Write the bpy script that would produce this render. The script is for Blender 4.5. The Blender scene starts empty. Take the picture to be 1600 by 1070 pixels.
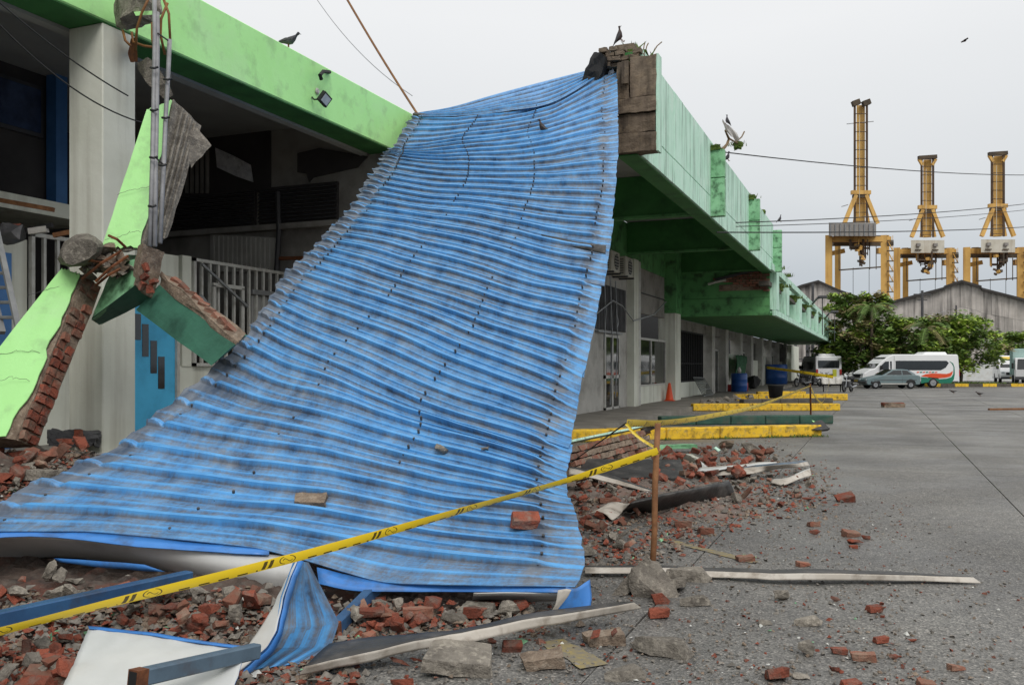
import bpy, bmesh, math, random
from mathutils import Vector, Matrix, noise
R = random.Random(7)
SC = bpy.context.scene
COL = SC.collection
# ---------------------------------------------------------------- camera
TH = math.atan(572 / 1400)          # the terrace runs along +Y, the camera looks TH to its left
CS, SN = math.cos(TH), math.sin(TH)
CAMZ = 1.5
cd = bpy.data.cameras.new('camera'); cam = bpy.data.objects.new('camera', cd); COL.objects.link(cam)
cam.location = (0, 0, CAMZ); cam.rotation_euler = (math.pi / 2, 0, TH)
cd.sensor_width = 36; cd.lens = 1400 / 1600 * 36; cd.shift_y = 37 / 1600
cd.clip_start = 0.05; cd.clip_end = 3000
SC.camera = cam
# ---------------------------------------------------------------- sky, sun, exposure
w = bpy.data.worlds.new("World"); SC.world = w; w.use_nodes = True
nt = w.node_tree; N = nt.nodes; L = nt.links
bg = N['Background']; bg.inputs['Strength'].default_value = 0.1
sky = N.new('ShaderNodeTexSky'); sky.sky_type = 'NISHITA'; sky.sun_disc = False
SUN_EL, SUN_ROT = math.radians(46), math.radians(142)
sky.sun_elevation = SUN_EL; sky.sun_rotation = SUN_ROT; sky.dust_density = 4
tc = N.new('ShaderNodeTexCoord'); sx = N.new('ShaderNodeSeparateXYZ'); L.new(tc.outputs['Generated'], sx.inputs[0])
nz = N.new('ShaderNodeTexNoise'); nz.inputs['Scale'].default_value = 1.6; nz.inputs['Detail'].default_value = 5
mpn = N.new('ShaderNodeMapping'); mpn.inputs['Scale'].default_value = (1, 1, 2.5); L.new(tc.outputs['Generated'], mpn.inputs[0]); L.new(mpn.outputs[0], nz.inputs['Vector'])
ad = N.new('ShaderNodeMath'); ad.operation = 'MULTIPLY_ADD'; L.new(nz.outputs['Fac'], ad.inputs[0]); ad.inputs[1].default_value = 0.12
L.new(sx.outputs['Z'], ad.inputs[2])
sb = N.new('ShaderNodeMath'); sb.operation = 'SUBTRACT'; L.new(ad.outputs[0], sb.inputs[0]); sb.inputs[1].default_value = 0.06
cr = N.new('ShaderNodeValToRGB'); L.new(sb.outputs[0], cr.inputs[0])
E = cr.color_ramp.elements
E[0].position = 0.0; E[0].color = (.47, .53, .59, 1)
E[1].position = 1.0; E[1].color = (1, 1, 1, 1)
for p, c in ((.09, (.56, .605, .65, 1)), (.2, (.74, .765, .785, 1)), (.36, (.90, .91, .92, 1))):
    e = E.new(p); e.color = c
sc10 = N.new('ShaderNodeMixRGB'); sc10.blend_type = 'MULTIPLY'; sc10.inputs[0].default_value = 1
L.new(cr.outputs[0], sc10.inputs[1]); sc10.inputs[2].default_value = (10, 10, 10, 1)
mx = N.new('ShaderNodeMixRGB'); mx.inputs[0].default_value = 0.95     # cloud cover over the sky
L.new(sky.outputs[0], mx.inputs[1]); L.new(sc10.outputs[0], mx.inputs[2]); L.new(mx.outputs[0], bg.inputs['Color'])
sd = bpy.data.lights.new('sun', 'SUN'); sd.energy = 1.5; sd.angle = math.radians(26); sd.color = (1, .97, .93)
so = bpy.data.objects.new('sun', sd); COL.objects.link(so); so.location = (0, -10, 40)
so.rotation_euler = (math.pi / 2 - SUN_EL, 0, math.pi - SUN_ROT)
vs = SC.view_settings; SC.display_settings.display_device = 'sRGB'
vs.view_transform = 'Standard'; vs.look = 'None'; vs.exposure = 0.0; vs.gamma = 1
try: vs.use_curve_mapping = False
except Exception: pass
SC.cycles.max_bounces = 8

# ---------------------------------------------------------------- measuring helpers (photograph pixels -> metres)
def C(x, d, z): return Vector((x * CS - d * SN, x * SN + d * CS, z))          # camera-aligned metres -> world
def Q(u, v, d): return C((u - 800) / 1400 * d, d, CAMZ + (572 - v) / 1400 * d)
def G(u, v, z=0.0):
    d = 1400 * (CAMZ - z) / max(v - 572, .5); return C((u - 800) / 1400 * d, d, z)
def PX(u, v, X):
    d = -X / (SN - (u - 800) / 1400 * CS); return Q(u, v, d)
def PY(u, v, Y):
    d = Y / ((u - 800) / 1400 * SN + CS); return Q(u, v, d)
def depth(p): return -p.x * SN + p.y * CS
def lat(p): return p.x * CS + p.y * SN

# ---------------------------------------------------------------- materials
def srgb(r, g, b):
    f = lambda c: (c / 255 / 12.92) if c <= 10 else ((c / 255 + .055) / 1.055) ** 2.4
    return (f(r), f(g), f(b), 1)
MATS = {}
def node(nt, t, **kw):
    n = nt.nodes.new(t)
    for k, v in kw.items():
        if k.startswith('i_'): n.inputs[k[2:].replace('_', ' ')].default_value = v
        else: setattr(n, k, v)
    return n
def M(name, c1, c2=None, sc=3.0, rough=.8, metal=0.0, bump=0.0, bsc=40.0, rnd=0.0, stain=None, stain_sc=1.2, stain_amt=.5, streak=False, spec=.4, trans=0.0, lo=.35, hi=.65, stain2=None, stain2_sc=6, stain2_amt=.5):
    m = bpy.data.materials.new(name); m.use_nodes = True; nt = m.node_tree; L = nt.links
    b = nt.nodes['Principled BSDF']
    b.inputs['Roughness'].default_value = rough; b.inputs['Metallic'].default_value = metal
    b.inputs['Specular IOR Level'].default_value = spec; b.inputs['Transmission Weight'].default_value = trans
    geo = node(nt, 'ShaderNodeNewGeometry'); pos = geo.outputs['Position']
    if c2 is None: c2 = tuple(min(1, x * .8) for x in c1[:3]) + (1,)
    def nz(scale, detail=6, vec=None):
        n = node(nt, 'ShaderNodeTexNoise'); n.inputs['Scale'].default_value = scale; n.inputs['Detail'].default_value = detail
        n.inputs['Roughness'].default_value = .62
        L.new(vec or pos, n.inputs['Vector']); return n.outputs['Fac']
    def rng(x, lo, hi):
        r = node(nt, 'ShaderNodeMapRange'); r.inputs['From Min'].default_value = lo; r.inputs['From Max'].default_value = hi
        L.new(x, r.inputs['Value']); return r.outputs[0]
    def mix(f, a, bb, amt=None, mode='MIX'):
        x = node(nt, 'ShaderNodeMixRGB'); x.blend_type = mode
        if amt is not None:
            mm = node(nt, 'ShaderNodeMath'); mm.operation = 'MULTIPLY'; L.new(f, mm.inputs[0]); mm.inputs[1].default_value = amt; f = mm.outputs[0]
        if isinstance(f, (int, float)): x.inputs[0].default_value = f
        else: L.new(f, x.inputs[0])
        for i, s in ((1, a), (2, bb)):
            if isinstance(s, tuple): x.inputs[i].default_value = s
            else: L.new(s, x.inputs[i])
        return x.outputs[0]
    col = mix(rng(nz(sc), lo, hi), c1, c2)
    if stain:
        vec = pos
        if streak:
            mp = node(nt, 'ShaderNodeMapping'); mp.inputs['Scale'].default_value = (1, 1, .06); L.new(pos, mp.inputs[0]); vec = mp.outputs[0]
        col = mix(rng(nz(stain_sc, 8, vec), .5, .68), col, stain, stain_amt)
    if stain2: col = mix(rng(nz(stain2_sc, 8), .52, .66), col, stain2, stain2_amt)
    if rnd:
        oi = node(nt, 'ShaderNodeObjectInfo')
        hs = node(nt, 'ShaderNodeHueSaturation'); r = node(nt, 'ShaderNodeMapRange')
        r.inputs['To Min'].default_value = 1 - rnd; r.inputs['To Max'].default_value = 1 + rnd
        L.new(oi.outputs['Random'], r.inputs['Value']); L.new(r.outputs[0], hs.inputs['Value']); L.new(col, hs.inputs['Color']); col = hs.outputs[0]
    L.new(col, b.inputs['Base Color'])
    if bump:
        bp = node(nt, 'ShaderNodeBump'); bp.inputs['Strength'].default_value = min(1, bump); bp.inputs['Distance'].default_value = .012 * max(1, bump)
        L.new(nz(bsc, 8), bp.inputs['Height']); L.new(bp.outputs[0], b.inputs['Normal'])
    MATS[name] = m
    return m

m_mint = M('mint_paint', srgb(202, 238, 220), srgb(186, 228, 206), 2, .6, stain=srgb(70, 92, 74), stain_sc=7.5, stain_amt=.75, streak=True, bump=.3, bsc=30, stain2=srgb(214, 238, 224), stain2_sc=2.5, stain2_amt=.5)
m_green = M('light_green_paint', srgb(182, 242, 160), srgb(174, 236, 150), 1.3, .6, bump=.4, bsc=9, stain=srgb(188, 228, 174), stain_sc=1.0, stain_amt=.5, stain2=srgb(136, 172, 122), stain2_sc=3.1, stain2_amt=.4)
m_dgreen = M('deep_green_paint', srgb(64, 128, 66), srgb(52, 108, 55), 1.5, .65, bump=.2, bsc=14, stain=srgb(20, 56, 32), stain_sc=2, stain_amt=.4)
m_mgreen = M('mid_green_paint', srgb(96, 158, 98), srgb(78, 138, 82), 1.5, .65, bump=.2, bsc=14, stain=srgb(44, 60, 42), stain_sc=3, stain_amt=.75)
m_tgreen = M('weathered_teal_paint', srgb(66, 118, 98), srgb(54, 98, 82), 2.5, .6, bump=.35, bsc=16, stain=srgb(24, 50, 42), stain_sc=3, stain_amt=.6)
m_wgreen = M('algae_green_paint', srgb(150, 204, 160), srgb(112, 168, 122), 2.5, .65, bump=.3, bsc=16, stain=srgb(32, 52, 36), stain_sc=5, stain_amt=.8)
m_grey = M('grey_render', srgb(184, 182, 176), srgb(168, 166, 160), 1.5, .85, bump=.3, bsc=14, stain=srgb(118, 114, 106), stain_sc=1.6, stain_amt=.5)
m_lgrey = M('pale_render', srgb(220, 222, 210), srgb(206, 208, 194), 1.2, .85, bump=.3, bsc=14, stain=srgb(146, 140, 126), stain_sc=2.6, stain_amt=.5, streak=True)
m_dgrey = M('dim_wall', srgb(150, 147, 141), srgb(130, 127, 122), 1.2, .9, bump=.2, bsc=10, stain=srgb(92, 88, 84), stain_sc=1.2, stain_amt=.6)
m_ceil = M('ceiling_panel', srgb(160, 160, 157), srgb(146, 146, 143), 1, .9)
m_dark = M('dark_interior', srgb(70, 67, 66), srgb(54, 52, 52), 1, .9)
m_slat = M('dark_metal_slat', srgb(76, 76, 78), srgb(60, 60, 62), 3, .6)
m_conc = M('raw_concrete', srgb(150, 143, 132), srgb(112, 106, 98), 7, .95, bump=2.2, bsc=45, rnd=.18, stain=srgb(78, 72, 64), stain_sc=6, stain_amt=.65, stain2=srgb(182, 174, 160), stain2_sc=26, stain2_amt=.6)
m_mort = M('mortar', srgb(158, 140, 122), srgb(120, 104, 90), 9, .95, bump=2.2, bsc=45, stain2=srgb(178, 166, 150), stain2_sc=24, stain=srgb(84, 70, 58), stain_sc=4, stain_amt=.7)
m_brick = M('red_brick', srgb(150, 82, 62), srgb(118, 62, 48), 9, .92, bump=1.6, bsc=60, rnd=.35, stain=srgb(134, 118, 106), stain_sc=9, stain_amt=.8, stain2=srgb(84, 50, 40), stain2_sc=12, stain2_amt=.6)
m_brick2 = M('mortared_brick', srgb(138, 84, 66), srgb(124, 98, 84), 9, .95, bump=1.0, bsc=50, rnd=.3, stain=srgb(142, 126, 110), stain_sc=7, stain_amt=.9)
m_brown = M('weathered_end_concrete', srgb(130, 116, 100), srgb(100, 88, 76), 4, .95, bump=1.0, bsc=22, rnd=.14, stain=srgb(50, 42, 36), stain_sc=4, stain_amt=.75, stain2=srgb(136, 120, 100), stain2_sc=7, stain2_amt=.5, streak=True)
m_soil = M('brick_dust_soil', srgb(96, 82, 74), srgb(66, 58, 54), 6, .98, bump=1.5, bsc=30, stain=srgb(120, 66, 50), stain_sc=4, stain_amt=.6, stain2=srgb(104, 98, 90), stain2_sc=14, stain2_amt=.7)
m_white = M('white_sheet_underside', srgb(206, 208, 206), srgb(196, 198, 196), 2, .45, bump=.1, bsc=8, stain=srgb(164, 148, 124), stain_sc=1.8, stain_amt=.35)
m_dust = M('brick_dust', srgb(128, 116, 108), srgb(104, 94, 88), 7, .98, bump=1.5, bsc=30, stain=srgb(128, 92, 78), stain_sc=4, stain_amt=.5)
m_under = M('shaded_underside', srgb(198, 198, 195), srgb(184, 184, 182), 2, .5, stain=srgb(110, 104, 94), stain_sc=2.5, stain_amt=.4)  # greyer copy of the white underside; shade of the downward flap in the colour
m_flash = M('peeling_white_flashing', srgb(196, 190, 180), srgb(178, 170, 158), 4, .6, bump=.3, bsc=20, stain=srgb(110, 96, 80), stain_sc=9, stain_amt=.6)
m_tar = M('tarred_flashing', srgb(62, 61, 60), srgb(46, 45, 45), 4, .5, bump=.5, bsc=24, stain=srgb(104, 100, 96), stain_sc=5, stain_amt=.6)
m_bsteel = M('blue_steel', srgb(54, 96, 138), srgb(44, 78, 116), 5, .45, metal=.1, bump=.15, bsc=30, stain=srgb(60, 60, 62), stain_sc=4, stain_amt=.75)
m_gsteel = M('greyblue_steel', srgb(88, 108, 124), srgb(70, 86, 100), 5, .5, bump=.15, bsc=30, stain=srgb(92, 62, 44), stain_sc=5, stain_amt=.5)
m_rust = M('rust', srgb(128, 78, 46), srgb(90, 54, 36), 12, .9, bump=.6)
m_wood = M('timber', srgb(142, 100, 66), srgb(110, 74, 48), 12, .8, bump=.4, bsc=30, rnd=.1)
m_wmet = M('white_metal', srgb(196, 196, 190), srgb(176, 176, 170), 5, .5, stain=srgb(120, 100, 80), stain_sc=6, stain_amt=.35)
m_gmet = M('galvanised_metal', srgb(150, 152, 152), srgb(128, 130, 132), 5, .45, metal=.4)
m_black = M('black_rubber', srgb(34, 34, 35), srgb(26, 26, 27), 4, .7)
m_bdoor = M('sky_blue_door_paint', srgb(80, 188, 234), srgb(72, 176, 222), 1.5, .4, stain=srgb(48, 120, 160), stain_sc=1.5, stain_amt=.4)
m_bwall = M('mid_blue_paint', srgb(74, 124, 180), srgb(60, 106, 160), 2, .5)
m_cyel = M('kerb_yellow_paint', srgb(238, 196, 52), srgb(226, 180, 44), 4, .75, bump=.4, bsc=20, stain=srgb(84, 76, 50), stain_sc=7, stain_amt=.8, stain2=srgb(140, 132, 110), stain2_sc=9, stain2_amt=.4)
m_cgrn = M('kerb_green_paint', srgb(56, 92, 78), srgb(44, 74, 64), 4, .75, bump=.4, bsc=20, stain=srgb(92, 88, 78), stain_sc=5, stain_amt=.6)
m_cgry = M('kerb_bare', srgb(96, 92, 84), srgb(76, 72, 66), 4, .85, bump=.4, bsc=20)
m_plat = M('platform_concrete', srgb(134, 130, 122), srgb(112, 108, 100), 1.5, .85, bump=.4, bsc=25, stain=srgb(84, 80, 74), stain_sc=1.2, stain_amt=.6)
m_cyl = M('conduit_plastic', srgb(150, 150, 152), srgb(126, 126, 128), 10, .5)
m_cable = M('brown_cable', srgb(142, 98, 52), srgb(110, 72, 40), 10, .6)
m_wire = M('black_wire', srgb(40, 40, 42), srgb(30, 30, 30), 10, .6)
m_moss = M('moss', srgb(92, 112, 44), srgb(64, 84, 34), 12, .95, bump=1, bsc=60, rnd=.2)
m_dry = M('dry_stem', srgb(128, 106, 74), srgb(96, 80, 58), 12, .9)
m_plast = M('pale_torn_plastic', srgb(206, 204, 198), srgb(176, 172, 164), 9, .5)
m_glass = M('dark_window_glass', srgb(34, 38, 40), srgb(28, 32, 34), 2, .06, spec=.8)
m_pane = M('blue_reflection_window', srgb(66, 84, 118), srgb(40, 52, 78), 3, .15, spec=.8)  # blue put into the colour for the reflection in the upstairs windows
m_bright = M('sky_reflection_pane', srgb(225, 226, 228), srgb(196, 198, 202), 12, .4, stain=srgb(90, 90, 94), stain_sc=5, stain_amt=.5)  # white put into the colour for sky reflected in broken glass
m_orange = M('orange_plastic', srgb(226, 82, 36), srgb(212, 72, 30), 3, .5)
m_blupl = M('blue_plastic', srgb(36, 82, 150), srgb(30, 70, 132), 3, .4)
m_grnpl = M('green_cloth', srgb(46, 96, 62), srgb(34, 74, 48), 5, .8)
m_red = M('red_plastic', srgb(180, 46, 40), srgb(150, 36, 34), 5, .5)
m_acw = M('ivory_plastic', srgb(196, 194, 182), srgb(180, 176, 164), 4, .5)
m_ptree = M('leaf_dark', srgb(112, 138, 66), srgb(86, 114, 54), .9, .6, rnd=.1)
m_leaf2 = M('leaf_bright', srgb(164, 186, 76), srgb(130, 160, 64), .9, .6)
m_leaf3 = M('leaf_brownish', srgb(144, 132, 92), srgb(118, 116, 76), .9, .7)
m_bark = M('bark', srgb(92, 80, 66), srgb(66, 58, 50), 6, .95, bump=.6)
m_cran = M('hazed_crane_yellow', srgb(220, 178, 100), srgb(204, 160, 86), .25, .6, stain=srgb(120, 78, 40), stain_sc=.6, stain_amt=.6, streak=True)  # yellow dulled to put distance haze into the colour
m_cranb = M('crane_rusty_rail', srgb(96, 76, 58), srgb(72, 58, 46), .3, .8)
m_crand = M('crane_dark_steel', srgb(92, 78, 58), srgb(62, 54, 44), .3, .7)
m_cwht = M('machine_house_white', srgb(206, 202, 188), srgb(188, 182, 166), .3, .6, stain=srgb(140, 118, 90), stain_sc=.5, stain_amt=.5, streak=True)
m_cgrey = M('machine_house_grey', srgb(150, 146, 140), srgb(128, 124, 120), .5, .7)
m_clad = M('weathered_cladding', srgb(210, 204, 198), srgb(188, 182, 176), .8, .85, rnd=.14, stain=srgb(84, 80, 78), stain_sc=1.8, stain_amt=.75, streak=True)
m_roofd = M('dark_roof_edge', srgb(66, 62, 60), srgb(52, 50, 48), 1, .8)
m_vwhite = M('white_vehicle_paint', srgb(226, 227, 226), srgb(218, 219, 220), .6, .3, spec=.5)
m_vgreen = M('teal_vehicle_paint', srgb(112, 130, 132), srgb(98, 116, 120), 1, .35, spec=.5, stain=srgb(124, 134, 132), stain_sc=2)
m_vor = M('orange_livery', srgb(216, 84, 46), srgb(208, 76, 40), 1, .35)
m_vtl = M('green_livery', srgb(32, 122, 98), srgb(28, 110, 88), 1, .35)
m_vtruck = M('pale_teal_truck_paint', srgb(166, 192, 186), srgb(150, 178, 172), 1, .5, stain=srgb(128, 140, 136), stain_sc=1.5)
m_vyel = M('yellow_livery', srgb(226, 196, 84), srgb(214, 182, 70), 1, .4)
m_chrome = M('silver_metal', srgb(180, 182, 184), srgb(150, 152, 154), 4, .3, metal=.8)
m_lens = M('lamp_lens', srgb(200, 204, 206), srgb(180, 184, 186), 4, .15, spec=.7)
m_pigeon = M('slate_feathers', srgb(84, 82, 88), srgb(58, 56, 62), 14, .7)
m_brbird = M('brown_feathers', srgb(72, 58, 54), srgb(54, 44, 42), 14, .7)
m_chipg = M('grey_chip', srgb(140, 134, 126), srgb(96, 92, 86), 22, .95)
m_chipw = M('white_chip', srgb(206, 206, 200), srgb(190, 190, 184), 22, .8)
m_signy = M('yellow_green_board', srgb(186, 190, 60), srgb(170, 170, 50), 3, .6)
m_lamp = M('flood_lens', srgb(190, 196, 200), srgb(170, 176, 182), 12, .2)
m_ypaint = M('worn_yellow_marking', srgb(150, 134, 84), srgb(120, 114, 102), 14, .9, stain=srgb(114, 111, 105), stain_sc=22, stain_amt=.95, stain2=srgb(110, 108, 103), stain2_sc=60, stain2_amt=.8)
m_grass = M('weed_blade', srgb(96, 116, 50), srgb(72, 94, 40), 3, .8, rnd=.1)

def ground_mat():
    m = bpy.data.materials.new('worn_aggregate_concrete'); m.use_nodes = True; nt = m.node_tree; L = nt.links
    b = nt.nodes['Principled BSDF']; geo = node(nt, 'ShaderNodeNewGeometry'); pos = geo.outputs['Position']
    def nz(s, d=8, r=.6):
        n = node(nt, 'ShaderNodeTexNoise'); n.inputs['Scale'].default_value = s; n.inputs['Detail'].default_value = d; n.inputs['Roughness'].default_value = r
        L.new(pos, n.inputs['Vector']); return n.outputs['Fac']
    def ramp(x, pts):
        r = node(nt, 'ShaderNodeValToRGB'); L.new(x, r.inputs[0]); e = r.color_ramp.elements
        e[0].position, e[0].color = pts[0]; e[1].position, e[1].color = pts[-1]
        for p, c in pts[1:-1]:
            k = e.new(p); k.color = c
        return r.outputs[0]
    def mul(a, bb, f=1):
        x = node(nt, 'ShaderNodeMixRGB'); x.blend_type = 'MULTIPLY'; x.inputs[0].default_value = f; L.new(a, x.inputs[1]); L.new(bb, x.inputs[2]); return x.outputs[0]
    vo = node(nt, 'ShaderNodeTexVoronoi'); vo.inputs['Scale'].default_value = 88; L.new(pos, vo.inputs['Vector'])
    sep = node(nt, 'ShaderNodeSeparateColor'); L.new(vo.outputs['Color'], sep.inputs[0])
    agg = ramp(sep.outputs[0], [(0, srgb(84, 83, 81)), (.3, srgb(110, 109, 106)), (.7, srgb(128, 126, 122)), (.93, srgb(146, 143, 138)), (1, srgb(178, 174, 168))])
    big = mul(ramp(nz(.28), [(.4, (.72, .72, .73, 1)), (.58, (1.08, 1.07, 1.05, 1))]), ramp(nz(1.4), [(.35, (.86, .86, .86, 1)), (.6, (1.04, 1.04, 1.04, 1))]))
    fine = ramp(nz(9), [(.3, (.84, .84, .84, 1)), (.7, (1.08, 1.08, 1.07, 1))])
    col = mul(mul(agg, big), fine)
    oi = node(nt, 'ShaderNodeObjectInfo'); tint = ramp(oi.outputs['Random'], [(0, (.86, .86, .86, 1)), (1, (1.0, 1.0, .99, 1))])
    col = mul(col, tint); L.new(col, b.inputs['Base Color'])
    rr = node(nt, 'ShaderNodeMapRange'); rr.inputs['From Min'].default_value = .35; rr.inputs['From Max'].default_value = .65; rr.inputs['To Min'].default_value = .34; rr.inputs['To Max'].default_value = .85
    L.new(nz(.7), rr.inputs['Value']); L.new(rr.outputs[0], b.inputs['Roughness'])
    bp = node(nt, 'ShaderNodeBump'); bp.inputs['Strength'].default_value = .8; bp.inputs['Distance'].default_value = .006
    L.new(vo.outputs['Distance'], bp.inputs['Height']); L.new(bp.outputs[0], b.inputs['Normal'])
    return m
m_ground = ground_mat()

def sheet_mat():
    m = bpy.data.materials.new('dirty_blue_roof_sheet'); m.use_nodes = True; nt = m.node_tree; L = nt.links
    b = nt.nodes['Principled BSDF']; b.inputs['Specular IOR Level'].default_value = .45
    uv = node(nt, 'ShaderNodeUVMap')
    a_r = node(nt, 'ShaderNodeAttribute', attribute_name='rib'); a_e = node(nt, 'ShaderNodeAttribute', attribute_name='edge')
    def nzu(sx, sy, d=8, s=1):
        mp = node(nt, 'ShaderNodeMapping'); mp.inputs['Scale'].default_value = (sx, sy, 1); L.new(uv.outputs[0], mp.inputs[0])
        n = node(nt, 'ShaderNodeTexNoise'); n.inputs['Scale'].default_value = s; n.inputs['Detail'].default_value = d; n.inputs['Roughness'].default_value = .65
        L.new(mp.outputs[0], n.inputs['Vector']); return n.outputs['Fac']
    def ma(op, a, bb, c=None, cl=False):
        x = node(nt, 'ShaderNodeMath', operation=op, use_clamp=cl)
        for i, s in enumerate((a, bb, c)):
            if s is None: continue
            if isinstance(s, (int, float)): x.inputs[i].default_value = s
            else: L.new(s, x.inputs[i])
        return x.outputs[0]
    def mix(f, a, bb):
        x = node(nt, 'ShaderNodeMixRGB'); L.new(f, x.inputs[0])
        for i, s in ((1, a), (2, bb)):
            if isinstance(s, tuple): x.inputs[i].default_value = s
            else: L.new(s, x.inputs[i])
        return x.outputs[0]
    n1 = nzu(.5, 6.0); n2 = nzu(2.2, 2.2); n3 = nzu(.8, 22); n4 = nzu(9, 9)
    base = mix(ma('MULTIPLY_ADD', n2, 2.2, -.6, True), srgb(64, 132, 194), srgb(98, 172, 230))
    base = mix(ma('MULTIPLY_ADD', n3, 3.5, -1.9, True), base, srgb(48, 102, 156))
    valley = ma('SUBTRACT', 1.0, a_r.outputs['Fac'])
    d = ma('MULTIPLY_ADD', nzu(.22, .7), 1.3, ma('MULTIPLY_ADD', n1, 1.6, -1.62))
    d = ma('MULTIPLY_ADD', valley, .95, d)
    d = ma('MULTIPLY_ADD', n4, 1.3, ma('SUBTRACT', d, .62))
    d = ma('MULTIPLY_ADD', nzu(26, 60, 4), 1.1, ma('SUBTRACT', d, .55))
    d = ma('MULTIPLY_ADD', nzu(1.2, 40, 6), 1.8, ma('SUBTRACT', d, .9))
    d = ma('MULTIPLY_ADD', a_e.outputs['Fac'], 1.25, d, True)
    d = ma('MULTIPLY', d, .87)
    dirt_and_shade = mix(ma('MULTIPLY_ADD', n2, 3, -1.0, True), srgb(52, 54, 60), srgb(128, 124, 120))  # colours of the grime and of the shadow line painted under the ribs
    col = mix(d, base, dirt_and_shade)
    pale = ma('MULTIPLY', ma('MULTIPLY_ADD', nzu(1.1, 14), 9, -6.0, True), .6)
    col = mix(pale, col, srgb(168, 168, 168))
    L.new(col, b.inputs['Base Color'])
    L.new(ma('MULTIPLY_ADD', d, .4, .38), b.inputs['Roughness'])
    bp = node(nt, 'ShaderNodeBump'); bp.inputs['Strength'].default_value = .25; bp.inputs['Distance'].default_value = .01
    L.new(n2, bp.inputs['Height']); L.new(bp.outputs[0], b.inputs['Normal'])
    return m
m_sheet = sheet_mat()
m_blue = M('clean_blue_sheet', srgb(74, 140, 214), srgb(60, 122, 198), 3, .35, stain=srgb(70, 76, 88), stain_sc=5, stain_amt=.6)

def tape_mat():
    m = bpy.data.materials.new('printed_caution_tape'); m.use_nodes = True; nt = m.node_tree; L = nt.links
    b = nt.nodes['Principled BSDF']; b.inputs['Roughness'].default_value = .3
    uv = node(nt, 'ShaderNodeUVMap'); s = node(nt, 'ShaderNodeSeparateXYZ'); L.new(uv.outputs[0], s.inputs[0])
    U, V = s.outputs[0], s.outputs[1]
    def ma(op, a, bb=0.0, c=0.0, cl=False):
        x = node(nt, 'ShaderNodeMath', operation=op, use_clamp=cl)
        for i, q in enumerate((a, bb, c)):
            if isinstance(q, (int, float)): x.inputs[i].default_value = q
            else: L.new(q, x.inputs[i])
        return x.outputs[0]
    def band(x, lo, hi): return ma('MULTIPLY', ma('GREATER_THAN', x, lo), ma('LESS_THAN', x, hi))
    f = ma('FRACT', ma('DIVIDE', U, .62))                                   # print repeat
    dash = ma('MULTIPLY', ma('LESS_THAN', ma('FRACT', ma('DIVIDE', U, .088)), .55), band(V, .04, .2))
    dash = ma('MULTIPLY', dash, ma('GREATER_THAN', f, .36))
    sl = ma('SUBTRACT', f, ma('MULTIPLY', V, .045))
    bars = ma('MULTIPLY', ma('MAXIMUM', band(sl, .02, .05), band(sl, .07, .1)), band(V, .1, .85))
    dx = ma('MULTIPLY', ma('SUBTRACT', f, .24), 8.5); dy = ma('MULTIPLY', ma('SUBTRACT', V, .5), 1.35)
    r = ma('SQRT', ma('ADD', ma('MULTIPLY', dx, dx), ma('MULTIPLY', dy, dy)))
    ring = ma('MULTIPLY', band(r, .5, .58), ma('GREATER_THAN', ma('ABSOLUTE', dx), .2))
    sq = ma('MULTIPLY', band(ma('ADD', dy, ma('MULTIPLY', ma('SINE', ma('MULTIPLY', dx, 9)), .22)), -.06, .06), ma('LESS_THAN', ma('ABSOLUTE', dx), .34))
    k = ma('MAXIMUM', ma('MAXIMUM', dash, bars), ma('MAXIMUM', ring, sq), cl=True)
    x = node(nt, 'ShaderNodeMixRGB'); L.new(ma('MULTIPLY', k, .92), x.inputs[0]); x.inputs[1].default_value = srgb(232, 200, 40); x.inputs[2].default_value = srgb(44, 38, 26)
    L.new(x.outputs[0], b.inputs['Base Color'])
    return m
m_tape = tape_mat()

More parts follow.
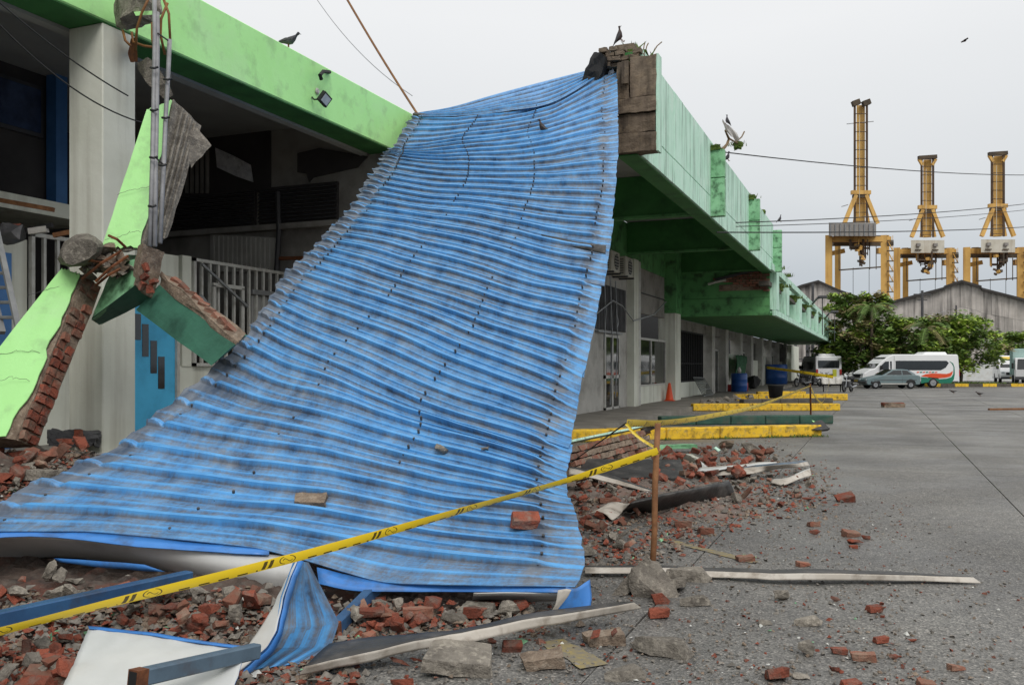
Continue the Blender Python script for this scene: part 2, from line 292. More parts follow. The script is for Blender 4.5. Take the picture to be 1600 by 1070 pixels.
# ---------------------------------------------------------------- mesh helpers
class MB:
    def __init__(s): s.v = []; s.f = []; s.m = []
    def add(s, vs, fs, mi=0):
        o = len(s.v); s.v += [tuple(x) for x in vs]; s.f += [tuple(i + o for i in f) for f in fs]; s.m += [mi] * len(fs); return s
    def hexa(s, a, b, mi=0):          # a: four front corners in order, b: four back corners
        return s.add(list(a) + list(b), [(0, 1, 2, 3), (7, 6, 5, 4), (0, 4, 5, 1), (1, 5, 6, 2), (2, 6, 7, 3), (3, 7, 4, 0)], mi)
    def box(s, c, d, rot=None, mi=0):
        c = Vector(c); h = Vector(d) * .5
        vs = [Vector((x * h.x, y * h.y, z * h.z)) for z in (-1, 1) for x, y in ((-1, -1), (1, -1), (1, 1), (-1, 1))]
        if rot is not None: vs = [rot @ q for q in vs]
        return s.hexa([c + q for q in vs[4:]], [c + q for q in vs[:4]], mi)
    def bx(s, x0, x1, y0, y1, z0, z1, mi=0):
        return s.box(((x0 + x1) / 2, (y0 + y1) / 2, (z0 + z1) / 2), (abs(x1 - x0), abs(y1 - y0), abs(z1 - z0)), None, mi)
    def tube(s, pts, r, n=6, mi=0, cap=True):
        pts = [Vector(p) for p in pts]; rs = r if isinstance(r, (list, tuple)) else [r] * len(pts)
        o = len(s.v); up = None
        for i, p in enumerate(pts):
            t = (pts[min(i + 1, len(pts) - 1)] - pts[max(i - 1, 0)]).normalized()
            if up is None: up = t.orthogonal().normalized()
            up = (up - t * up.dot(t))
            up = up.normalized() if up.length > 1e-5 else t.orthogonal().normalized()
            sd = t.cross(up)
            for k in range(n):
                a = 2 * math.pi * k / n; s.v.append(tuple(p + (up * math.cos(a) + sd * math.sin(a)) * rs[i]))
        for i in range(len(pts) - 1):
            for k in range(n):
                k2 = (k + 1) % n; s.f.append((o + i * n + k, o + i * n + k2, o + (i + 1) * n + k2, o + (i + 1) * n + k)); s.m.append(mi)
        if cap:
            s.f.append(tuple(o + k for k in range(n - 1, -1, -1))); s.m.append(mi)
            e = o + (len(pts) - 1) * n; s.f.append(tuple(e + k for k in range(n))); s.m.append(mi)
        return s
    def beam(s, a, b, wx, wz=None, mi=0):      # square bar between two points
        a, b = Vector(a), Vector(b); wz = wz or wx; t = (b - a).normalized()
        u = Vector((0, 0, 1)) if abs(t.z) < .95 else Vector((1, 0, 0))
        sd = t.cross(u).normalized(); up = sd.cross(t).normalized()
        q = lambda p: [p + sd * wx / 2 + up * wz / 2, p - sd * wx / 2 + up * wz / 2, p - sd * wx / 2 - up * wz / 2, p + sd * wx / 2 - up * wz / 2]
        return s.hexa(q(b), q(a), mi)
    def lathe(s, c, prof, n=16, mi=0):
        c = Vector(c); o = len(s.v)
        for r, z in prof:
            for k in range(n):
                a = 2 * math.pi * k / n; s.v.append((c.x + r * math.cos(a), c.y + r * math.sin(a), c.z + z))
        for i in range(len(prof) - 1):
            for k in range(n):
                k2 = (k + 1) % n; s.f.append((o + i * n + k, o + i * n + k2, o + (i + 1) * n + k2, o + (i + 1) * n + k)); s.m.append(mi)
        s.f.append(tuple(o + k for k in range(n - 1, -1, -1))); s.m.append(mi)
        e = o + (len(prof) - 1) * n; s.f.append(tuple(e + k for k in range(n))); s.m.append(mi)
        return s
    def prism(s, poly, off, mi=0):              # polygon (3-D points) pushed by a vector
        poly = [Vector(p) for p in poly]; n = len(poly); off = Vector(off)
        return s.add(poly + [p + off for p in poly], [tuple(range(n)), tuple(range(2 * n - 1, n - 1, -1))] + [(i, i + n, (i + 1) % n + n, (i + 1) % n) for i in range(n)], mi)
    def grid(s, rows, mi=0):
        o = len(s.v); n = len(rows[0])
        for r in rows: s.v += [tuple(p) for p in r]
        for i in range(len(rows) - 1):
            for j in range(n - 1):
                s.f.append((o + i * n + j, o + i * n + j + 1, o + (i + 1) * n + j + 1, o + (i + 1) * n + j)); s.m.append(mi)
        return s
    def mesh(s, name, mats, smooth=False, fix=True):
        me = bpy.data.meshes.new(name); me.from_pydata(s.v, [], s.f)
        for m in (mats if isinstance(mats, (list, tuple)) else [mats]): me.materials.append(m)
        me.polygons.foreach_set('material_index', s.m)
        if fix:
            bm = bmesh.new(); bm.from_mesh(me); bmesh.ops.recalc_face_normals(bm, faces=bm.faces); bm.to_mesh(me); bm.free()
        if smooth: me.polygons.foreach_set('use_smooth', [True] * len(me.polygons))
        me.update(); return me
def link(o, parent=None):
    COL.objects.link(o)
    if parent is not None:
        o.parent = parent; o.matrix_parent_inverse = INV.get(parent.name, Matrix())
    return o
INV = {}
def tag(o, label=None, cat=None, group=None, kind=None):
    if label: o['label'] = label
    if cat: o['category'] = cat
    if group: o['group'] = group
    if kind: o['kind'] = kind
    return o
def thing(name, label, cat, loc=(0, 0, 0), group=None):
    o = bpy.data.objects.new(name, None); o.empty_display_size = .2; o.location = loc; COL.objects.link(o)
    INV[o.name] = Matrix.Translation(-Vector(loc)); return tag(o, label, cat, group)
def obj(name, mb, mats, parent=None, smooth=False, bev=0, fix=True):
    o = bpy.data.objects.new(name, mb.mesh(name, mats, smooth, fix)); link(o, parent)
    if bev:
        b = o.modifiers.new('bevel', 'BEVEL'); b.width = bev; b.segments = 1; b.limit_method = 'ANGLE'
    return o
def inst(name, me, parent=None, loc=(0, 0, 0), rot=(0, 0, 0), sc=1):
    o = bpy.data.objects.new(name, me); link(o, parent)
    o.location = loc; o.rotation_euler = rot; o.scale = (sc, sc, sc) if isinstance(sc, (int, float)) else sc
    return o
def B(x0, x1, y0, y1, z0, z1): return MB().bx(x0, x1, y0, y1, z0, z1)
def fbm(p, s=1, o=4): return noise.fractal(Vector(p) * s, 1.0, 2.0, o)
def roughen(mb_or_me, cuts=3, amt=.02, sc=6, mats=None, name='m', seed=0.0):
    me = mb_or_me.mesh(name, mats) if isinstance(mb_or_me, MB) else mb_or_me
    bm = bmesh.new(); bm.from_mesh(me)
    bmesh.ops.subdivide_edges(bm, edges=bm.edges, cuts=cuts, use_grid_fill=True)
    bmesh.ops.triangulate(bm, faces=bm.faces)
    bm.normal_update()
    off = Vector((seed, seed * 1.7, -seed))
    for v in bm.verts: v.co += noise.noise_vector((v.co + off) * sc) * amt + noise.noise_vector((v.co + off) * sc * 3.1) * amt * .5
    bm.to_mesh(me); bm.free(); return me
def robj(name, mb, mat, parent=None, cuts=3, amt=.02, sc=6):
    o = bpy.data.objects.new(name, roughen(mb, cuts, amt, sc, mat, name)); return link(o, parent)
def hull(pts, mat, name='chunk', sub=1, amt=.0, sc=8):
    bm = bmesh.new()
    for p in pts: bm.verts.new(p)
    r = bmesh.ops.convex_hull(bm, input=bm.verts)
    junk = {e for e in list(r.get('geom_interior', [])) + list(r.get('geom_unused', [])) if isinstance(e, bmesh.types.BMVert)}
    if junk: bmesh.ops.delete(bm, geom=list(junk), context='VERTS')
    loose = [v for v in bm.verts if not v.link_faces]
    if loose: bmesh.ops.delete(bm, geom=loose, context='VERTS')
    if sub:
        bmesh.ops.subdivide_edges(bm, edges=bm.edges, cuts=sub, use_grid_fill=True); bmesh.ops.triangulate(bm, faces=bm.faces)
    if amt:
        for v in bm.verts: v.co += noise.noise_vector(v.co * sc) * amt
    bmesh.ops.recalc_face_normals(bm, faces=bm.faces)
    me = bpy.data.meshes.new(name); bm.to_mesh(me); bm.free()
    me.materials.append(mat); return me
# ================================================================ GROUND
o = tag(obj('ground', MB().add([(-400, -60, -.035), (600, -60, -.035), (600, 900, -.035), (-400, 900, -.035)], [(0, 1, 2, 3)]), m_soil), kind='structure')
o = tag(obj('far_pavement', MB().add([(-60, 67, -.02), (120, 67, -.02), (120, 140, -.02), (-60, 140, -.02)], [(0, 1, 2, 3)]), m_ground), kind='structure')
lot = bpy.data.objects.new('pavement', None); COL.objects.link(lot); tag(lot, kind='structure'); INV['pavement'] = Matrix()
slab_me = {}
XS = [-11.9 + 2.65 * i for i in range(17)]; YS = [-5.3 + 4.8 * j for j in range(16)]
mb = MB(); wX, wY = 2.65 - .013, 4.8 - .013
mb.bx(-wX / 2, wX / 2, -wY / 2, wY / 2, -.03, 0)
slab = mb.mesh('concrete_slab', m_ground)
for i in range(15):
    for j in range(15):
        x, y = XS[i] + 1.325, YS[j] + 2.4
        q = depth(Vector((x, y, 0)))
        if q < -2 or abs(lat(Vector((x, y, 0)))) > .75 * q + 5: continue
        s = inst('concrete_slab', slab, lot, (x, y, R.uniform(-.004, .0)), (R.uniform(-.0012, .0012), R.uniform(-.0012, .0012), 0))
# weeds in the joints
mb = MB()
def blades(mb, p, n, h, sp, mi=0):
    for _ in range(n):
        a = R.uniform(0, 6.28); q = Vector(p) + Vector((R.gauss(0, sp), R.gauss(0, sp), 0)); t = Vector((math.cos(a), math.sin(a), 0)); hh = h * R.uniform(.4, 1.2); lean = Vector((R.gauss(0, .4), R.gauss(0, .4), 1)) * hh
        mb.add([q - t * hh * .14, q + t * hh * .14, q + lean * .6 + t * hh * .08, q + lean, q + lean * .6 - t * hh * .08], [(0, 1, 2, 3, 4)], mi)
for y in [k * .12 + 7 for k in range(300)]:
    for X in (1.35, 4.0):
        if fbm((X, y * .6, 0)) > .0: blades(mb, (X, y, -.02), 5, .028, .018)
o = tag(obj('joint_weeds', mb, m_grass, fix=False), 'tiny weeds growing in the joints of the pavement', 'weeds', kind='stuff')
# worn yellow bay markings
def marking(pts, wd):
    mb = MB(); a, b = Vector(pts[0]), Vector(pts[1]); t = (b - a).normalized(); n = Vector((-t.y, t.x, 0)) * wd / 2
    L_ = []; L2 = []
    for k in range(13):
        p = a.lerp(b, k / 12); L_.append(p + n * (1 + .25 * fbm(p, 9))); L2.append(p - n * (1 + .25 * fbm(p + Vector((5, 5, 0)), 9)))
    mb.grid([L_, L2]); return tag(obj('bay_marking', mb, m_ypaint), kind='structure')
marking([G(1030, 840, .004), G(1180, 878, .004)], .1)
marking([G(860, 1000, .004), G(930, 1040, .004)], .16)

# raised platform under the canopy
o = tag(obj('platform', B(-7.8, -5.75, 14.5, 96, -.02, .15), m_plat), kind='structure')
def kerb(a, b, h, wd, mat, label, n=5):
    a, b = Vector(a), Vector(b); t = (b - a); Ln = t.length; t.normalize()
    k = thing('kerb', label, 'kerb', a, 'raised kerbs between the bus bays')
    rot = Matrix.Rotation(math.atan2(t.y, t.x), 3, 'Z')
    for i in range(n):
        l = Ln / n
        c = a + t * (l * (i + .5)); mb = MB().box((c.x, c.y, h / 2 + R.uniform(-.006, .006)), (l - .012, wd, h), rot)
        o = obj('kerb_block', mb, mat, k, bev=.02)
    return k, t
k1, kt = kerb((-6.0, 16.7, 0), (-1.2, 20.4, 0), .24, .32, m_cyel, 'long yellow kerb nearest the brick rubble')
kerb((-5.2, 22.7, 0), (-1.15, 24.9, 0), .22, .35, m_cgrn, 'dark green kerb directly behind the nearest yellow kerb')
kerb((-5.8, 30.2, 0), (-1.25, 32.4, 0), .24, .35, m_cyel, 'second yellow kerb, behind the dark green kerb')
kerb((-5.0, 36.2, 0), (-1.8, 38.9, 0), .2, .35, m_cgry, 'bare grey kerb between the two far yellow kerbs')
kerb((-5.8, 39.9, 0), (-1.3, 42.2, 0), .28, .35, m_cyel, 'third yellow kerb, in front of the parked motorbike')
kerb((-5.6, 46.0, 0), (-3.4, 47.2, 0), .24, .3, m_cyel, 'farthest faded yellow kerb by the white waiting seats', 3)
mb = MB()
for k in range(90):
    f = k / 90; p = Vector((-6.0, 16.7, 0)).lerp(Vector((-1.2, 20.4, 0)), f); p += Vector((.62, -.8, 0)) * .2
    if fbm(p, 1.3) > -.05: blades(mb, p, 9, .07, .05)
tag(obj('kerb_weeds', mb, m_grass, fix=False), 'low weeds along the foot of the long yellow kerb', 'weeds', kind='stuff')

# ================================================================ TERMINAL BUILDING
bd = thing('terminal_building', 'long grey terminal building with light green roof beam and open damaged ground floor', 'building', (-8, 7, 0))
def part(name, mb, mat, parent=bd, bev=0, smooth=False, label=None):
    o = obj(name, mb, mat, parent, smooth, bev)
    if label: o['label'] = label
    return o
for y in (.2, 7.33, 14.0): part('column', B(-8.3, -7.8, y, y + .47, 0, 5.235), m_lgrey, bev=.012)
part('roof_beam', B(-8.3, -7.78, -7, 14.3, 5.25, 6.05), m_green, bev=.015)
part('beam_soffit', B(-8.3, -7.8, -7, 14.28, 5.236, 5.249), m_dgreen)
part('inner_beam', B(-8.44, -8.302, -7, 13.6, 5.2, 5.95), m_ceil)
part('ceiling', B(-14, -8.44, -7, 13.68, 5.86, 5.95), m_ceil)
part('roof_slab', B(-14.2, -8.3, -7, 13.9, 5.96, 6.04), m_grey)
part('floor_slab', B(-14, -7.95, -7, 13.7, -.02, .48), m_plat)
part('plinth', B(-7.94, -7.7, 3.4, 7.9, -.02, .56), m_grey)
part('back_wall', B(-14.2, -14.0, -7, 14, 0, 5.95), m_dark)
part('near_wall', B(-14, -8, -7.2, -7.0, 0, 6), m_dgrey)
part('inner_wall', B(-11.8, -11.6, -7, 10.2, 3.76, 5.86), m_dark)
part('upper_floor_slab', B(-11.6, -10.3, -7, 9.7, 3.52, 3.72), m_lgrey)
part('end_wall', B(-14, -7.8, 13.7, 13.98, 0, 5.95), m_dgrey)
# window panes upstairs
f = part('window', B(-11.6, -11.55, 7.2, 9.75, 4.9, 5.66), m_slat)
for k in range(3): part('pane', B(-11.55, -11.53, 7.25 + k * .84, 7.25 + k * .84 + .76, 4.96, 5.6), m_pane, f)
part('blue_post', B(-11.55, -11.35, 9.8, 10.0, 3.76, 5.86), m_bwall)
# partition with the blue door, X = -10
part('partition_wall', B(-10.15, -10, 3, 8.2, .48, 3.1), m_lgrey)
part('partition_wall', B(-10.15, -10, 8.2, 9.93, .48, 1.85), m_lgrey)
part('partition_wall', B(-10.15, -10, 10.86, 13.7, .48, 1.5), m_lgrey)
part('partition_wall', B(-10.15, -10, 9.93, 10.86, 2.62, 3.2), m_lgrey)
part('partition_post', B(-10.16, -9.98, 10.92, 11.12, 1.5, 3.22), m_lgrey)
part('blue_wall_strip', B(-9.999, -9.96, 7.35, 7.95, .48, 2.9), m_bwall)
d = part('door', B(-10.06, -10.01, 9.96, 10.8, .52, 2.6), m_bdoor, bev=.006)
part('door_frame', B(-10.08, -9.97, 10.8, 10.86, .48, 2.62), m_wmet)
for k, (u, v0, v1) in enumerate(((215, 490, 531), (227, 506, 557), (240, 532, 583), (252, 557, 607))):
    a, b = PX(u - 5, v0, -10.008), PX(u + 5, v1, -10.008)
    part('slot_window', MB().bx(-10.012, -10.003, a.y, b.y, b.z, a.z), m_glass, d)
def grille(y0, y1, z0, z1, n, X=-9.97, solid=None):
    g = part('grille', MB().bx(X - .03, X + .03, y0, y1, z1 - .05, z1).bx(X - .03, X + .03, y0, y1, z0, z0 + .05).bx(X - .03, X + .03, y0, y0 + .05, z0, z1).bx(X - .03, X + .03, y1 - .05, y1, z0, z1), m_wmet)
    for k in range(1, n):
        y = y0 + (y1 - y0) * k / n; part('bar', B(X - .022, X + .022, y - .02, y + .02, z0 + .05, z1 - .05), m_wmet, g)
    return g
grille(8.22, 9.85, 1.86, 3.2, 8)
g = grille(11.14, 13.65, 1.5, 3.2, 13)
part('solid_panel', B(-10.03, -10.0, 12.6, 13.6, 1.55, 2.72), m_ceil, g)
part('cross_rail', B(-10.0, -9.93, 12.55, 13.65, 2.74, 2.82), m_gmet, g)
f = part('tilted_sash', MB().bx(-9.9, -9.87, 11.5, 11.56, 2.0, 2.8).bx(-9.9, -9.87, 12.2, 12.26, 2.0, 2.8).bx(-9.9, -9.87, 11.5, 12.26, 2.78, 2.84).bx(-9.9, -9.87, 11.5, 12.26, 1.98, 2.03), m_wmet)
part('brace', MB().beam((-9.84, 11.2, 3.1), (-9.84, 12.3, 2.5), .035).beam((-9.84, 11.15, 2.6), (-9.84, 12.0, 1.9), .06), m_gmet)
# louvre on the end wall
for x0, x1 in ((-13.6, -10.75), (-10.65, -8.95)):
    lv = part('louvre', B(x0, x1, 13.64, 13.7, 4.12, 4.8), m_dark)
    for k in range(9): part('slat', MB().box(((x0 + x1) / 2, 13.61, 4.18 + k * .07), (x1 - x0, .07, .012), Matrix.Rotation(.6, 3, 'X')), m_slat, lv)
part('wall_ledge', B(-13.9, -8.9, 13.52, 13.7, 4.0, 4.1), m_dgrey)
part('window_area_shade', MB().prism([PY(u, v, 13.69) for u, v in ((280, 190), (424, 205), (424, 300), (280, 306))], (0, -.03, 0)), m_dark)  # dark panel painting the unlit window area on the wall
part('torn_hole_shade', MB().prism([PY(u, v, 13.69) for u, v in ((466, 240), (500, 232), (575, 245), (560, 262), (490, 278), (484, 285), (480, 272), (466, 270))], (0, -.03, 0)), m_dark)  # dark panel painting the unlit hole; the wall behind is whole
part('broken_pane', MB().prism([PY(u, v, 13.64) for u, v in ((337, 231), (366, 244), (392, 258), (396, 285), (370, 276), (340, 262))], (0, -.02, 0)), m_bright)
for k in range(5): part('window_bar', MB().beam(PY(292 + k * 8, 235, 13.6), PY(292 + k * 8, 302, 13.6), .05), m_dgrey)
cp = part('corrugated_panel', MB().prism([PY(u, v, 13.66) for u, v in ((330, 366), (432, 372), (432, 425), (330, 425))], (0, -.03, 0)), m_grey)
for k in range(14):
    u = 334 + k * 7.2; part('rib', MB().beam(PY(u, 368 + k * .4, 13.61), PY(u, 424, 13.61), .03), m_grey, cp)
part('drain_pipe', MB().tube([PY(434, 300, 13.55), PY(436, 360, 13.55), PY(432, 430, 13.55)], .05), m_slat)
part('short_rod', MB().tube([PY(437, 404, 13.5), PY(478, 403, 13.5)], .035), m_rust)
part('meter_box', MB().bx(-9.95, -9.72, 13.35, 13.72, 2.72, 3.06), m_acw, bev=.015)
# beam fittings
fl = thing('floodlight', 'square black floodlight fixed to the light green beam', 'floodlight', PX(507, 155, -7.6))
c = PX(507, 155, -7.6)
rt = Matrix.Rotation(-.35, 3, 'X') @ Matrix.Rotation(.5, 3, 'Y')
obj('housing', MB().box(c, (.07, .2, .17), rt), m_black, fl, bev=.008); obj('lens', MB().box(c + rt @ Vector((.036, 0, 0)), (.006, .15, .12), rt), m_lamp, fl)
obj('bracket', MB().tube([c, c + Vector((-.1, -.12, -.03)), c + Vector((-.18, -.06, .03))], .012), m_black, fl)
o = tag(obj('junction_box', MB().lathe((0, 0, 0), [(.045, 0), (.05, .012), (.03, .03)], 12), m_plast), 'small round white junction box above the floodlight', 'junction box')
o.location = PX(495, 143, -7.775); o.rotation_euler = (0, math.pi / 2, 0)
o = tag(obj('broken_bracket', MB().tube([PX(515, 113, -7.76), PX(505, 112, -7.65), PX(500, 118, -7.6), PX(502, 124, -7.62)], .03), m_black), 'black bent bracket near the top of the light green beam', 'bracket')

# right-hand facade under the canopies, X = -7.8
part('facade_wall', B(-8.1, -7.8, 14.47, 29.3, 0, 5.0), m_grey)
part('wall_header', B(-8.1, -7.79, 18.5, 36.3, 5.0, 6.3), m_mgreen)
dk = part('slatted_panel', B(-7.8, -7.77, 25.3, 29.0, 2.62, 4.0), m_dark)
for k in range(22): part('slat', B(-7.77, -7.75, 25.4 + k * .165, 25.49 + k * .165, 2.62, 4.0), m_slat, dk)
part('door_canopy', B(-7.8, -7.68, 25.6, 28.3, 2.52, 2.58), m_gmet)
d = part('door', MB().bx(-7.8, -7.74, 26.5, 28.2, .15, .22).bx(-7.8, -7.74, 26.5, 28.2, 2.4, 2.48).bx(-7.8, -7.74, 26.5, 26.6, .15, 2.4).bx(-7.8, -7.74, 28.1, 28.2, .15, 2.4).bx(-7.8, -7.74, 27.3, 27.42, .15, 2.4).bx(-7.8, -7.74, 26.5, 28.2, 1.12, 1.22), m_wmet)
for y0, y1 in ((26.6, 27.3), (27.42, 28.1)):
    for z0, z1 in ((.22, 1.12), (1.22, 2.4)): part('pane', B(-7.79, -7.765, y0, y1, z0, z1), m_glass, d)
part('pilaster', B(-8.1, -7.55, 29.3, 29.9, 0, 5.1), m_lgrey, bev=.01); part('pilaster', B(-8.1, -7.6, 30.0, 30.4, 0, 5.1), m_wmet, bev=.01)
wd = part('window', MB().bx(-7.85, -7.78, 30.4, 35.2, 2.44, 2.52).bx(-7.85, -7.78, 30.4, 35.2, .78, .84).bx(-7.85, -7.78, 32.7, 32.78, .84, 2.44).bx(-7.85, -7.78, 35.1, 35.2, .84, 2.44), m_wmet)
for y0, y1 in ((30.4, 32.7), (32.78, 35.1)): part('pane', B(-7.84, -7.82, y0, y1, .84, 2.44), m_glass, wd)
part('low_wall', B(-8.0, -7.8, 30.4, 35.2, 0, .78), m_lgrey)
part('shutter_panel', B(-7.98, -7.85, 30.4, 35.2, 3.4, 5.0), m_dgrey); part('shutter_joint', B(-7.85, -7.83, 30.4, 35.2, 4.1, 4.14), m_slat)
part('void_wall', B(-12.2, -12, 29, 95, 0, 5), m_black); part('void_floor', B(-12, -8.1, 29.4, 95, .0, .15), m_plat); part('void_ceiling', B(-12, -7.8, 29.4, 36.2, 5.05, 5.15), m_dark)  # back wall coloured black to paint the dark inside the openings
part('door_head', B(-8.1, -7.8, 36.6, 95, 3.05, 3.48), m_dgrey); 
c2 = part('column', B(-8.1, -7.4, 35.2, 36.2, 0, 3.6), m_lgrey, bev=.015); part('column_head', B(-8.1, -7.38, 35.2, 36.25, 3.6, 6.3), m_mgreen)
gr = part('barred_window', MB().bx(-7.9, -7.82, 36.9, 43.6, .8, .86).bx(-7.9, -7.82, 36.9, 43.6, 2.98, 3.05).bx(-7.88, -7.84, 36.9, 43.6, 1.6, 1.64), m_black)
for k in range(16): part('bar', B(-7.9, -7.82, 37.2 + k * .42, 37.27 + k * .42, .86, 2.98), m_black, gr)
part('window_pane', B(-8.0, -7.97, 36.9, 43.6, .86, 2.98), m_glass)
part('low_wall', B(-8.1, -7.8, 36.3, 44.2, 0, .8), m_lgrey)
y = 44.2
for k, (op, kind_) in enumerate(((3.0, 'd'), (4.2, 'o'), (3.6, 'd'), (4.4, 'w'), (4, 'o'), (4.5, 'd'), (5, 'w'), (4, 'o'))):
    part('pilaster', B(-8.1, -7.5, y, y + .9, 0, 3.46), m_grey, bev=.012); part('reveal_shade', B(-8.1, -7.9, y + .9, y + 1.3, 0, 3.46), m_slat); y += 1.3  # dark strip beside each pilaster paints the shade of the recess
    if kind_ == 'd':
        part('doorway_shade', B(-8.3, -8.2, y, y + op, .15, 3.05), m_black); d = part('door', MB().bx(-7.95, -7.88, y, y + .15, .15, 2.4).bx(-7.95, -7.88, y + op - .15, y + op, .15, 2.4).bx(-7.95, -7.88, y, y + op, 2.3, 2.4).bx(-7.95, -7.88, y + op / 2 - .1, y + op / 2 + .1, .15, 2.3), m_wmet)  # black panel behind the door paints the dark of the doorway
        part('pane', B(-7.94, -7.91, y + .15, y + op - .15, .2, 2.3), m_glass, d)
    elif kind_ == 'w':
        part('low_wall', B(-8.1, -7.8, y, y + op, 0, 1.9), m_lgrey); part('window_pane', B(-8.0, -7.95, y, y + op, 1.9, 3.05), m_glass)
    else:
        part('infill_wall', B(-8.1, -7.85, y, y + op * .4, 0, 3.05), m_grey); part('infill_wall', B(-8.1, -7.85, y + op * .4, y + op, 0, 2.2), m_lgrey)
    y += op
part('pilaster', B(-8.1, -7.5, y, 96, 0, 3.46), m_lgrey)

# ================================================================ HIGH CANOPY
ca = thing('high_canopy', 'tall mint green concrete canopy with streaked fascia and broken end above the blue roof', 'canopy', (-6, 16, 0))
P = lambda *a, **k: part(*a, parent=ca, **k)
P('fascia_wall', B(-4.18, -3.9, 15.32, 36.3, 5.16, 7.0), m_dgreen)
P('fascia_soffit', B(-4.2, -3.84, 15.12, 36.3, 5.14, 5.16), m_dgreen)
for k in range(24):
    y0 = 15.32 + k * .875
    for z0, z1 in ((5.165, 5.66), (5.675, 7.03)):
        o = P('fascia_panel', MB().bx(-3.9, -3.8 + R.uniform(-.004, .004), y0, y0 + .858, z0, z1), m_mint, bev=.006)
P('coping', B(-4.2, -3.86, 15.4, 36.3, 7.035, 7.08), m_moss)
for k, y in enumerate((22.2, 29.2, 36.2)):
    f = P('fin', B(-4.19, -3.47, y, y + .2, 5.17, 6.1), m_wgreen, bev=.012); P('fin', B(-4.19, -3.47, y, y + .2, 6.12, 6.8), m_wgreen, bev=.012)
    P('crossbeam', B(-7.78, -4.2, y + .02, y + .35, 5.25, 6.3), m_dgreen)
    P('crossbeam_lip', B(-7.78, -4.2, y - .02, y + .02, 5.23, 5.3), m_mgreen)
P('ceiling_panel', B(-7.79, -4.2, 17.2, 36.3, 6.31, 6.38), m_ceil)
# broken near end: rough concrete courses and a brick stub
for z0, z1, x0, x1, dy in ((5.17, 5.5, -4.2, -3.5, .0), (5.52, 5.83, -4.2, -3.52, .03), (5.85, 6.1, -4.18, -3.5, -.02), (6.12, 6.8, -3.95, -3.5, .02), (6.12, 6.76, -4.2, -3.98, .06)):
    o = bpy.data.objects.new('end_block', roughen(B(x0, x1, 15.02 + dy, 15.3, z0, z1), 5, .02, 7, m_brown, 'end_block')); link(o, ca)
P('edge_strip', B(-3.5, -3.46, 15.05, 15.3, 5.17, 6.82), m_mint)
P('lath', B(-4.08, -3.97, 14.97, 15.03, 6.35, 6.74), m_brown)
for k in range(18):
    zc = 6.86 + (k // 5) * .085; xo = -4.62 + (k % 5) * .16
    o = bpy.data.objects.new('brick', roughen(MB().box((xo + R.uniform(-.02, .02) + .05 * (k // 5), 15.35 + R.uniform(-.03, .1), zc - .05), (.145, .24, .07), Matrix.Rotation(R.uniform(-.08, .08), 3, 'Z')), 2, .016, 14, m_brown, 'brick')); link(o, ca)
    if k // 5 > 3 and k % 5 in (0, 4): bpy.data.objects.remove(o)
o = bpy.data.objects.new('burnt_stub', roughen(MB().box((-4.6, 15.25, 6.72), (.3, .3, .5), Matrix.Rotation(.3, 3, 'Y')), 4, .05, 7, m_black, 'burnt_stub')); link(o, ca)
P('stub_wall', B(-4.35, -4.0, 15.5, 17.5, 7.0, 7.22), m_brown)

# ================================================================ LOW CANOPY
cb = thing('low_canopy', 'lower long green canopy with upright fins and overgrown recesses', 'canopy', (-6, 38, 0))
P = lambda *a, **k: part(*a, parent=cb, **k)
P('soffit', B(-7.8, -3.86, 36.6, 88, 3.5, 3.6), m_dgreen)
P('end_wall_core', B(-7.8, -3.95, 36.45, 36.58, 3.51, 5.25), m_mgreen); P('end_wall', B(-7.79, -3.95, 36.38, 36.6, 3.51, 4.2), m_mgreen); P('end_wall', B(-7.79, -3.95, 36.4, 36.6, 4.22, 5.25), m_mgreen)
P('fascia_strip', B(-3.86, -3.72, 36.6, 88, 3.5, 3.72), m_mint)
P('roof_deck', B(-7.8, -4.35, 36.7, 88, 5.0, 5.1), m_cgry)
for k in range(8):
    y = 37.4 + k * 7 if k else 37.2
    P('fin', B(-4.25, -3.7, y + 3.7, y + 4.9, 3.723, 5.42), m_mint, bev=.02)
    P('recess_panel', B(-4.45, -4.28, y + (0 if k == 0 else -2.0), y + 3.68, 3.62, 4.62), m_wgreen)
    P('top_rail', B(-3.95, -3.71, y - 2.05, y + 3.69, 5.16, 5.42), m_mint)
    P('planter', B(-4.27, -3.88, y - 1.6, y + 3.2, 4.62, 4.78), m_cgry)
P('end_fin', B(-4.2, -3.7, 36.62, 37.6, 3.73, 5.5), m_mint)
bw = P('broken_brick_wall', B(-5.9, -4.0, 36.37, 36.4, 4.5, 4.75), m_mort)
for r_ in range(11):
    for k in range(9):
        x = -6.0 + k * .26 + (r_ % 2) * .13; z = 4.38 + r_ * .1
        if x > -3.98 or z > 4.98 + (x + 6) * .2 or z < 4.95 - (x + 6.1) * .24: continue
        obj('brick', MB().box((x, 36.33 + R.uniform(-.02, .02), z), (.235, .1, .08)), m_brick2, cb)
P('broken_edge_slab', MB().hexa([(-6.05, 36.25, 5.0), (-3.95, 36.25, 5.42), (-3.95, 36.25, 5.33), (-6.0, 36.25, 4.9)], [(-6.05, 36.6, 5.0), (-3.95, 36.6, 5.42), (-3.95, 36.6, 5.33), (-6.0, 36.6, 4.9)]), m_slat)
o = tag(obj('tube_lamp', MB().tube([(-6.3, 36.2, 4.78), (-6.0, 36.15, 4.85), (-5.6, 36.15, 4.92)], .05), m_plast), 'bent white fluorescent tube hanging at the broken brick corner', 'lamp')

